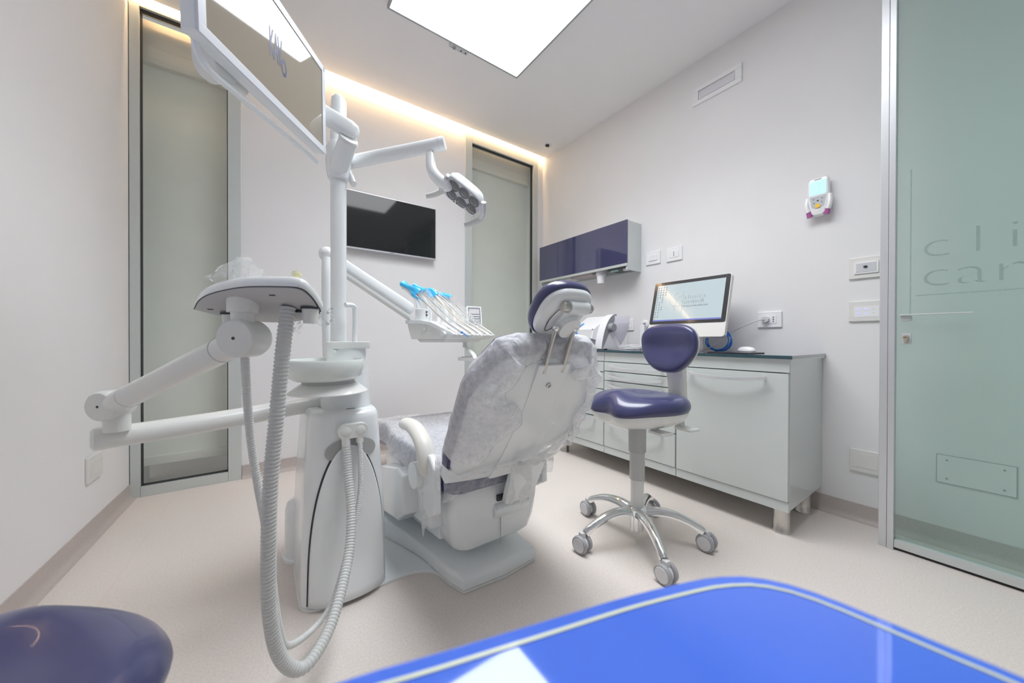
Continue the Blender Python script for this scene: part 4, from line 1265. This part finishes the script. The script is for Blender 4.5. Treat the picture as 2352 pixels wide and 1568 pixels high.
# pole
MB().lathe([(.0295, .88), (.0295, 1.875), (.0275, 1.892), (.020, 1.903), (.008, 1.908)], Matrix.Translation((.251, 1.566, 0))).build('pole', m_white, un, ang=60)
col = [(.031, 1.565), (.040, 1.568), (.046, 1.60), (.048, 1.640), (.046, 1.690), (.038, 1.712), (.031, 1.714)]
MB().lathe(col, Matrix.Translation((.251, 1.562, 0))).build('pole_collar', m_white, un, ang=45)
MB().tube([(.285, 1.555, 1.615), (.296, 1.545, 1.575), (.302, 1.535, 1.552)], .016, 14, n=10, flat=.7).build('collar_hook', m_white, un)

# ================================================================== PATIENT MONITOR
mo = thing('patient_monitor', 'flat white-framed monitor on a swing arm near the ceiling, top left', 'monitor', (.04, 1.36, 1.70))
mu_, mv_ = V(.526, .847, .073), V(-.024, -.071, .997)
MBR = V(.184, 1.425, 1.589)
MW, MH = .556, .296
mfr = frame(MBR, mu_, mv_)                      # x to the right along the bottom, y up, z out of the screen
MB().box(-MW, 0, 0, MH, -.034, 0, mfr).build('case', m_white, mo, bevel=.006, bseg=3)
fwd_ = .021
fm_ = mat('monitor_frame', (.70, .72, .77), .22, coat=.4)
for a in ((-MW, 0, 0, fwd_), (-MW, 0, MH - fwd_, MH), (-MW, -MW + fwd_, fwd_, MH - fwd_), (-fwd_, 0, fwd_, MH - fwd_)):
    MB().box(a[0], a[1], a[2], a[3], -.001, .004, mfr).build('frame_bar', fm_, mo, bevel=.001)
MB().box(-MW + fwd_, -fwd_, fwd_, MH - fwd_, 0, .0015, mfr).build('screen', mat('monitor_glass', (.30, .26, .20), .03, coat=1.0), mo)
lg = MB()
lg.text('KAV', .102, mfr @ Matrix.Translation((-.318, .124, .0017)), ext=.0001, xs=.32, bold=.0022, space=.86)
lg.text('O', .062, mfr @ Matrix.Translation((-.264, .108, .0017)), ext=.0001, xs=.52, bold=.0022)
lg.build('logo_lettering', mat('logo_blue', (.05, .06, .15), .3), mo)
MB().box(-.010, -.002, MH - .016, MH - .003, .004, .0046, mfr).build('corner_label', m_grey_pl, mo)
# rod handle along the lower edge, bent up at its far end
hp = [(-MW + .030, .030, -.028), (-MW + .033, .004, -.030), (-MW + .045, -.020, -.031), (-MW + .074, -.033, -.031), (-.40, -.032, -.031), (-.30, -.030, -.031), (-.15, -.028, -.030), (.000, -.027, -.030)]
MB().tube([mfr @ V(*q) for q in hp], .0075, 14, n=70).build('handle_rod', m_white, mo)
# tilt joint behind the lower edge
MB().prism(rrect(.075, .130, .030, 6, -.428, .045), -.085, -.034, mfr).build('tilt_joint', m_white2, mo, bevel=.006)
MB().cyl(mfr @ V(-.392, .006, -.060), mfr @ V(-.330, .016, -.060), .013).build('tilt_barrel', m_white2, mo, bevel=.002)
MB().cyl(mfr @ V(-.405, -.012, -.058), mfr @ V(-.405, -.022, -.058), .006, seg=14).build('joint_screw', m_steel, mo)
# swing arm from the pole, in two links
def beam(p, q, w0, h0, w1, h1, up_, n=14):
    dr = (Vector(q) - Vector(p)).normalized(); s_ = dr.cross(up_).normalized(); u_ = s_.cross(dr)
    R_ = []
    L = (Vector(q) - Vector(p)).length
    for t, k_ in ((0, .45), (.010, .82), (.03, 1), (L - .03, 1), (L - .010, .82), (L, .45)):
        f_ = t / L
        c = Vector(p) + dr * t
        w_, h_ = (w0 + (w1 - w0) * f_) * k_, (h0 + (h1 - h0) * f_) * k_
        R_.append([c + s_ * x + u_ * y for x, y in superell(w_ / 2, h_ / 2, 3.2, 28)])
    return MB().loft(R_)
Q = V(.300, 1.447, 1.708)
J = V(.085, 1.488, 1.800)
beam(Q, J, .050, .068, .048, .062, V(0, 0, 1)).build('swing_arm', m_white, mo, ang=50)
beam(J + V(0, 0, .02), mfr @ V(-.428, .060, -.075), .040, .044, .040, .044, V(0, 0, 1)).build('swing_arm', m_white, mo, ang=50)
# knuckle on the collar
MB().cyl((.246, 1.545, 1.600), (.266, 1.455, 1.678), .034).build('arm_knuckle', m_white, mo, bevel=.004)
MB().lathe([(.0342, -.001), (.0352, 0), (.0352, .006), (.032, .012), (.0005, .014)], axis_frame((.266, 1.455, 1.678), (.2704, 1.435, 1.6953))).build('knuckle_cap', m_white2, mo, ang=40)
MB().cyl((.272, 1.462, 1.655), (.284, 1.456, 1.700), .016).build('arm_stud', m_white2, mo)

# ================================================================== OPERATING LAMP
lm_ = thing('operating_lamp', 'white dental operating lamp with six lenses on a horizontal arm', 'dental lamp', (.30, 1.58, 1.64))
a0, a1 = V(.268, 1.590, 1.648), V(.582, 1.322, 1.710)
MB().cyl(a0, a1, .0255).build('arm', m_white, lm_)
dd = (a1 - a0).normalized()
MB().lathe([(.0256, -.002), (.0268, -.001), (.0268, .018), (.0255, .022), (.0005, .0225)], axis_frame(a1, a1 + dd)).build('arm_cap', m_white, lm_, ang=45)
MB().cyl((.553, 1.343, 1.690), (.551, 1.340, 1.655), .011, .014).build('yoke_stud', m_white2, lm_)
MB().tube([(.551, 1.340, 1.665), (.549, 1.330, 1.615), (.556, 1.315, 1.580), (.578, 1.295, 1.548), (.602, 1.277, 1.532)], .019, 18, n=26, rf=lambda t, i: 1 + .25 * t).build('yoke', m_white, lm_)
MB().ball((.598, 1.282, 1.534), .024).build('yoke_ball', m_white, lm_)
aN = V(-.657, -.060, -.750).normalized()
aa = V(.705, -.405, -.585); aa = (aa - aN * aa.dot(aN)).normalized()
bb = aN.cross(aa)
LC = V(.664, 1.262, 1.500)
if bb.dot(V(0, 0, -1)) < 0: bb = -bb
lf = Matrix.Identity(4)
for i in range(3):
    lf[i][0], lf[i][1], lf[i][2], lf[i][3] = aa[i], bb[i], aN[i], LC[i]
ho_ = smooth2([(-.080, -.050), (-.070, -.060), (0, -.060), (.060, -.050), (.082, -.020), (.080, .030), (.055, .052), (-.02, .062), (-.075, .058), (-.088, .04), (-.088, -.03), (-.080, -.050)], 60)[:-1]
MB().pad(ho_, [(.05, -.046), (.5, -.044), (.85, -.032), (.98, -.012), (1.0, .006), (.985, .010)], lf).build('head_shell', m_white, lm_, ang=50)
MB().pad([(x * .93, y * .93) for x, y in ho_], [(1, .008), (.98, .0125), (.05, .0125)], lf).build('head_face', m_silver, lm_, ang=40)
for q, (lx, ly) in enumerate(((-.048, -.026), (.000, -.028), (.048, -.022), (-.050, .026), (-.002, .028), (.046, .024))):
    mm = lf @ Matrix.Translation((lx, ly, .0126))
    ln = MB().lathe([(.0246, -.002), (.0246, .002), (.0232, .0025)], mm, 28, cap1=False).build('lens_ring', m_grey_pl, lm_)
    MB().lathe([(.0234, -.001), (.019, .003), (.010, .0055), (.0005, .006)], mm, 28).build('lens', mat('lens_glass', (.14, .14, .15), .08, coat=.8), ln)
for q in (-.004, .010):
    MB().cyl(lf @ V(-.030 + q, .052, .012), lf @ V(-.030 + q, .052, .0135), .003, seg=10).build('sensor_eye', m_black, lm_)
for s, ex in ((-1, 0), (1, .0)):
    e0 = lf @ V(s * .084, -.045, .004); e1 = lf @ V(s * .100, .000, .012); e2 = lf @ V(s * .096, .042, .018)
    MB().tube([e0, e1, e2], .010, 14, n=14, flat=.8).build('handle_bracket', m_silver, lm_)
    hd_ = V(-.814, .581, 0) * .86 + V(0, 0, -.42) + V(-.581, -.814, 0) * .12
    MB().tube([e2 + hd_ * -.010, e2 + hd_ * .030 + V(0, 0, -.002), e2 + hd_ * .070 + V(0, 0, .004)], .0125, 16, n=12, rf=lambda t, i: 1 - .25 * t).build('handle', mat('handle_ivory', (.76, .78, .74), .4), lm_)

# ================================================================== DOCTOR'S INSTRUMENT CONSOLE
ic = thing('instrument_console', 'white instrument console with keypad and steel tray hanging over the chair', 'dental console', (.9, 1.85, .92))
MB().tube([(.236, 1.735, .80), (.232, 1.745, 1.0), (.232, 1.752, 1.20), (.236, 1.770, 1.285)], .020, 18, n=20).build('arm_post', m_white, ic)
el = V(.238, 1.785, 1.308)
MB().ball(el, .034).build('arm_elbow', m_white, ic)
en = V(.690, 1.950, 1.085)
beam(el, en, .046, .052, .060, .070, V(0, 0, 1)).build('spring_arm', m_white, ic, ang=50)
beam(el + V(0, 0, -.036), en + V(0, 0, -.048), .030, .026, .040, .034, V(0, 0, 1)).build('lower_strut', m_white2, ic, ang=50)
sD, wD = V(.5, -.866, 0), V(.866, .5, 0)
Ck = V(.822, 1.684, 0)
Ar = Ck - sD * .318
MB().cyl(Ar + sD * .075 + wD * .05 + V(0, 0, 1.02), Ar + sD * .075 + wD * .05 + V(0, 0, 1.095), .042).build('arm_hub', m_white, ic, bevel=.006)
for zz_ in (1.058, 1.076):
    MB().cyl(Ar + sD * .112 + wD * .035 + V(0, 0, zz_), Ar + sD * .118 + wD * .032 + V(0, 0, zz_), .005, seg=10).build('hub_screw', m_dark, ic)
def CK(sv_, wv_, z):
    return Ar + sD * sv_ + wD * wv_ + V(0, 0, z)
def cprof(pts, w0, w1):
    return MB().loft([[CK(a, w_, z) for a, z in pts] for w_ in (w0, w1)])
KW = .455
cprof([(0, 1.028), (.09, 1.028), (.17, 1.014), (.22, .994), (.285, .962), (.318, .948), (.308, .930), (.285, .922), (.03, .922), (.008, .985)], .004, KW - .004).build('console_body', m_white2, ic, bevel=.004)
cprof([(-.004, 1.030), (.09, 1.031), (.172, 1.017), (.222, .997), (.245, .985), (.240, .965), (.20, .984), (.16, 1.000), (.09, 1.009), (-.002, 1.009)], -.006, KW + .006).build('console_lid', m_white, ic, bevel=.003)
cprof([(.05, .923), (.25, .923), (.23, .905), (.07, .905)], .03, KW - .03).build('console_floor', m_white2, ic, bevel=.004)
for a_, z_, r_ in ((.125, .978, .012), (.255, .950, .015)):
    MB().cyl(CK(a_, .004, z_), CK(a_, -.004 if r_ < .013 else -.016, z_), r_).build('side_button', m_white2, ic, bevel=.002)
for k in range(6):
    w_ = .012 + k * .086
    cprof([(.235, .990), (.30, .962), (.322, .950), (.310, .935), (.235, .955)], w_ - .009, w_ + .009).build('holder_rib', m_white, ic, bevel=.005)
# keypad with display
kf = frame(CK(.175, .455, 1.012), (.95, -.22, 0), V(.10, .18, .97))
if (kf.to_3x3() @ V(0, 0, 1)).y > 0:
    kf = kf @ Matrix.Scale(-1, 4, V(0, 0, 1))
kf = kf @ Matrix.Scale(1.18, 4)
MB().box(-.040, .048, -.005, .115, -.018, 0, kf).build('keypad_case', m_white, ic, bevel=.004)
MB().box(-.032, .040, .005, .108, 0, .0012, kf).build('keypad_face', mat('keypad_dark', (.26, .26, .29), .3), ic)
MB().box(-.026, .034, .070, .098, .0012, .002, kf).build('keypad_display', mat('display_grey', (.62, .60, .62), .2), ic)
for ri in range(3):
    for ci in range(6):
        MB().box(-.027 + ci * .0105, -.027 + ci * .0105 + .0075, .057 - ri * .013, .064 - ri * .013, .0012, .0024, kf).build('key', (m_plate, m_plate, mat('key_teal', (.45, .68, .70), .4), mat('key_rose', (.80, .55, .52), .4))[0 if ri == 0 else 1 + (ri * 5 + ci) % 3], ic)
MB().cyl(kf @ V(.006, .017, .001), kf @ V(.006, .017, .003), .008, seg=16).build('round_key', m_plate, ic)
# tray bracket and steel tray
MB().cyl(CK(.20, .30, .906), CK(.20, .30, .872), .014).build('tray_post', m_white2, ic)
MB().tube([CK(.20, .30, .880), CK(.27, .23, .862), CK(.34, .17, .836), CK(.365, .15, .812)], .013, 12, n=18, flat=.5).build('tray_bracket', m_white2, ic)
trf = frame(CK(.34, .30, .800), wD, -sD)
MB().prism(rrect(.30, .19, .02, 5), 0, .006, trf).build('instrument_tray', m_steel, ic, bevel=.001)
b = MB(); ro, ri_ = rrect(.31, .20, .024, 5), rrect(.296, .186, .018, 5)
b.loft([[trf @ V(x, y, 0) for x, y in ro], [trf @ V(x, y, .018) for x, y in ro], [trf @ V(x, y, .018) for x, y in ri_], [trf @ V(x, y, .006) for x, y in ri_]], False, False)
b.build('tray_rim', m_white2, ic)
mat_tray = MB()
for k in range(14):
    mat_tray.box(-.135 + k * .02, -.126 + k * .02, .078, .084, .018, .022, trf)
mat_tray.build('tray_studs', m_steel, ic)

# dental handpieces resting on the console, each with its own hose holder
tips = [('with a bright blue tip, leftmost', m_blue_pl), ('with a steel shank, second from left', m_steel),
        ('with a short burr, third from left', m_chrome), ('with a pale grey tip, fourth from left', m_lt_pl), ('with a white tip, rightmost beside the keypad', m_plate)]
hcol = [mat('hose_taupe', (.50, .46, .41), .5), mat('hose_grey', (.52, .50, .47), .5), mat('hose_sand', (.66, .54, .42), .5), mat('hose_pale', (.62, .60, .56), .5), mat('hose_grey', (.52, .50, .47), .5)]
for k in range(5):
    w_ = .055 + k * .086
    hp_ = thing('dental_handpiece', 'dental handpiece on the console ' + tips[k][0], 'handpiece', tuple(CK(.20, w_, 1.0)), 'handpieces on the instrument console')
    top = CK(-.075, w_ - .004, 1.232 - .004 * k)
    MB().tube([CK(.055, w_, 1.02), CK(.050, w_, 1.09), CK(.020, w_, 1.155), CK(-.035, w_, 1.205), top], .0125, 14, n=22, rf=lambda t, i: 1.15 - .35 * t).build('hose_holder', m_white, hp_)
    F0, F1 = CK(.265, w_ + .004, 1.000), CK(.345, w_ + .006, .952)
    hs = MB().tube([top, top + sD * .02 + V(0, 0, .010), CK(.02, w_, 1.190), CK(.12, w_ + .004, 1.105), CK(.20, w_ + .006, 1.040), F0], .0048, 10, n=40)
    hs.build('hose', hcol[k], hp_)
    L = (F1 - F0).normalized()
    mm = axis_frame(F0 - L * .03, F1)
    MB().lathe([(.0055, 0), (.0085, .010), (.0090, .055), (.0075, .075), (.0092, .085), (.0085, .105)], mm, 18).build('grip', m_steel if k != 0 else mat('film_grey', (.60, .60, .64), .25, metal=.4), hp_)
    ln_ = (.040, .022, .026, .014, .016)[k]
    MB().lathe([(.0062, .104), (.0062, .112), (.0032, .114), (.0026, .104 + ln_ + .012)], mm, 14).build('tip', tips[k][1], hp_)
    # loose clear sleeve around the hose, with its blue upper band
    slv = []; band = []
    pth = spline([top + V(0, 0, .012), CK(.02, w_, 1.196), CK(.12, w_ + .004, 1.112), CK(.20, w_ + .006, 1.048), CK(.25, w_ + .005, 1.008)], 40)
    rs = random.Random(40 + k)
    ph = [rs.uniform(0, 6) for _ in range(4)]
    for i, q in enumerate(pth):
        t = (pth[min(40, i + 1)] - pth[max(0, i - 1)]).normalized(); x_ = wD; y_ = t.cross(x_)
        rad = .022 * (1 - .45 * (i / 40)) * (1 + .25 * math.sin(i * .45 + ph[0]))
        ring = []
        for j in range(14):
            a = 2 * PI * j / 14
            r__ = rad * (1 + .22 * math.sin(3 * a + i * .3 + ph[1]) + .12 * math.sin(5 * a - i * .5 + ph[2]))
            ring.append(q + x_ * (r__ * .8 * math.cos(a)) + y_ * (r__ * 1.1 * math.sin(a)))
        slv.append(ring)
    MB().loft(slv, False, False).build('clear_sleeve', m_film, hp_, ang=180)
    if k in (0, 1, 2, 4):
        i0, i1 = ((0, 14), (1, 10), (0, 13), (0, 0), (2, 12))[k]
        band = [[c_ + (c_ - pth[i]) * .04 for c_ in slv[i][1:9]] for i in range(i0, i1)]
        MB().loft(band, False, False, closed=False).build('blue_band', m_sky_film, hp_, ang=180)
        if k == 0:
            band = [[c_ + (c_ - pth[i]) * .05 for c_ in slv[i][8:12]] for i in range(9, 20)]
            MB().loft(band, False, False, closed=False).build('blue_band', m_sky_film, hp_, ang=180)

# ================================================================== ASSISTANT CONSOLE
ac = thing('assistant_console', 'assistant suction console on a jointed white double arm, at left', 'dental console', (-.04, 1.0, .9))
MB().tube([(.215, 1.570, .668), (.10, 1.552, .664), (-.06, 1.515, .654), (-.25, 1.462, .648), (-.360, 1.428, .648)], .0305, 26, n=40).build('lower_arm', m_white2, ac)
MB().lathe([(.0310, 0), (.0315, .010), (.0300, .022), (.022, .028), (.0005, .029)], axis_frame((-.352, 1.4305, .648), (-.60, 1.356, .648))).build('arm_cap', m_white2, ac, ang=45)
MB().cyl((-.325, 1.405, .668), (-.325, 1.405, .722), .027).build('arm_pivot', m_white2, ac, bevel=.003)
fd = V(.581, .814, 0)
def knuckle(c, r, l, name):
    c = Vector(c)
    mm = axis_frame(c - fd * l, c + fd * l)
    MB().lathe([(.0005, 0), (r * .88, .001), (r * .97, .005), (r, .010), (r, 2 * l - .016), (r * .9, 2 * l - .006), (r * .6, 2 * l), (.0005, 2 * l + .002)], mm, 40).build(name, m_white2, ac, ang=35)
    MB().cyl(c - fd * (l + .0005), c - fd * (l - .003), .0035, seg=10).build('joint_screw', m_dark, ac)
k0, k1 = V(-.332, 1.402, .742), V(-.030, .965, .922)
knuckle(k0, .040, .036, 'lower_knuckle')
knuckle(k1, .0415, .036, 'upper_knuckle')
ax_ = (k1 - k0).normalized()
MB().cyl(k0 - V(0, 0, .0), k1, .0290, .0285, 36).build('upper_arm', m_white2, ac)
for q in (.085, (k1 - k0).length - .085):
    MB().cyl(k0 + ax_ * q, k0 + ax_ * (q + .0012), .0294, seg=36).build('arm_seam', m_grey_under, ac)
MB().cyl(k1 + V(-.004, -.004, .03), V(-.036, .958, .985), .0215).build('console_post', m_white2, ac)
MB().loft([[V(-.036 + x, .958 + y, .978) for x, y in superell(.0275, .0275, 2, 28)], [V(-.034 + x, .958 + y, 1.0) for x, y in superell(.030, .030, 2, 28)], [V(-.030 + x, .962 + y, 1.03) for x, y in superell(.031, .040, 2, 28)]]).build('console_socket', m_white2, ac, ang=50)
cfm = frame((-.018, .958, 1.008), (.814, -.581, 0), (.546, .765, -.340))
co = smooth2([(-.155, .030), (-.110, -.012), (-.065, -.042), (-.013, -.064), (.040, -.078), (.100, -.080), (.147, -.074), (.153, -.040), (.140, .020), (.125, .052), (.065, .092), (.000, .108), (-.070, .098), (-.125, .062), (-.155, .030)], 90)[:-1]
MB().pad(co, [(.97, -.010), (1.0, -.005), (1.0, .004), (.985, .010), (.94, .014), (.5, .017), (.05, .017)], cfm).build('console_top', m_white, ac, ang=50)
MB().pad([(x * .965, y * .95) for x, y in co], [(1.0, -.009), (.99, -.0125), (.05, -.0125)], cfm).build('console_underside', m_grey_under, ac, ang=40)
MB().pad([(x * .985, y * .975) for x, y in co], [(1.0, -.0095), (1.0, -.0106), (.9, -.0106)], cfm).build('underside_seam', m_dark, ac)
for q in ((-.110, .025), (.075, -.045)):
    MB().box(q[0] - .006, q[0] + .006, q[1] - .002, q[1] + .002, -.0135, -.0120, cfm @ Matrix.Rotation(0, 4, 'Z')).build('slot', m_dark, ac)
# instrument cups under the console
def cup(u, v, r, h, nm='suction_holder'):
    mm = cfm @ Matrix.Translation((u, v, -.010)) @ Matrix.Rotation(math.radians(200), 4, 'X')
    MB().lathe([(r, 0), (r * .80, h), (r * .70, h), (r * .66, h - .012), (.0005, h - .012)], mm, 26).build(nm, m_white2, ac, ang=40)
    MB().lathe([(r * 1.12, .0), (r * 1.12, .004)], mm, 26).build('holder_ring', m_dark, ac)
cup(.118, .020, .0175, .036)
cup(-.085, .052, .0175, .034)
cup(.083, .040, .0165, .018, 'hose_socket')
# yellow adapter standing on top
ya = thing('suction_adapter', 'pale yellow suction adapter standing on the assistant console', 'adapter', tuple(cfm @ V(.105, -.030, .016)))
mm = cfm @ Matrix.Translation((.105, -.030, .0155))
MB().lathe([(.0115, 0), (.0125, .003), (.0125, .009), (.0115, .012), (.0085, .012)], mm, 22).build('collar', m_cream, ya, ang=40)
MB().lathe([(.0080, .011), (.0080, .027), (.0092, .028), (.0092, .033), (.0060, .033), (.0055, .02)], mm, 22, cap1=True).build('stub', m_cream, ya, ang=40)
# clear film pulled over the controls
fl = thing('plastic_film', 'crumpled clear plastic film tented over the assistant console', 'plastic film', tuple(cfm @ V(-.02, -.02, .03)))
rows = []
apex = [(-.054, .018), (-.050, .050), (-.038, .078), (-.012, .084), (.025, .052), (.058, .020)]
AP = spline([(x, z, 0) for x, z in apex], 40)
for i, q in enumerate(AP):
    row = []
    for j in range(13):
        t = j / 12 * 2 - 1
        f = .004 * math.sin(i * .7 + j) + .003 * math.sin(i * 1.7 - j * 2.1)
        row.append(cfm @ V(q.x + f + .006 * t, -.030 + .034 * t, .016 + max(0, (q.y - .016)) * (1 - abs(t) ** 1.6) + abs(f) * .6))
    rows.append(row)
MB().loft(rows, False, False, closed=False).build('film_tent', m_film, fl, ang=180)
for q, (u0, v0) in enumerate(((.035, .105), (.140, .045))):
    rows = []
    for i in range(9):
        row = []
        for j in range(9):
            a, c = (i / 8 - .5), (j / 8 - .5)
            row.append(cfm @ V(u0 + a * .04 + .006 * math.sin(j * 2.1 + i + q), v0 + .004 * math.sin(i * 2.3 + j * 1.2) + c * .012, -.006 - .032 * (j / 8) + .005 * math.sin(i * 1.9 + q)))
        rows.append(row)
    MB().loft(rows, False, False, closed=False).build('film_scrap', m_film, fl, ang=180)
# corrugated suction hoses
def corr_hose(pts, r, pitch, name, label, mt, d0=.88):
    P = [Vector(q) for q in pts]
    S_ = spline(P, 200)
    L = sum((S_[i + 1] - S_[i]).length for i in range(200))
    n = int(L / pitch) * 4
    o = thing(name, label, 'hose', tuple(P[len(P) // 2]))
    MB().tube(pts, r, 16, n=n, rf=lambda t, i: (1.0, 1.0, d0, d0)[i % 4]).build('corrugated_tube', mt, o, ang=60)
    return o
h1 = [(.046, .918, .990), (.036, .908, .900), (.025, .912, .758), (.014, .918, .615), (.010, .922, .472), (.012, .934, .321), (.029, .948, .207), (.063, .962, .142), (.101, .984, .134), (.156, 1.056, .160), (.215, 1.173, .244), (.237, 1.243, .344), (.238, 1.298, .454), (.237, 1.331, .552)]
corr_hose(h1, .0152, .0085, 'suction_hose', 'thick grey corrugated suction hose looping almost to the floor', m_hose)
h2 = [(-.034, 1.000, .905), (-.031, 1.002, .819), (-.024, 1.022, .694), (-.012, 1.026, .587), (.005, 1.028, .467), (.018, 1.032, .334), (.030, 1.046, .211), (.046, 1.073, .130), (.083, 1.108, .100), (.142, 1.164, .092), (.184, 1.200, .130), (.238, 1.240, .278), (.273, 1.282, .394), (.281, 1.322, .558)]
corr_hose(h2, .0090, .0060, 'suction_hose', 'thin grey corrugated suction hose hanging from the jointed arm', m_hose_l)
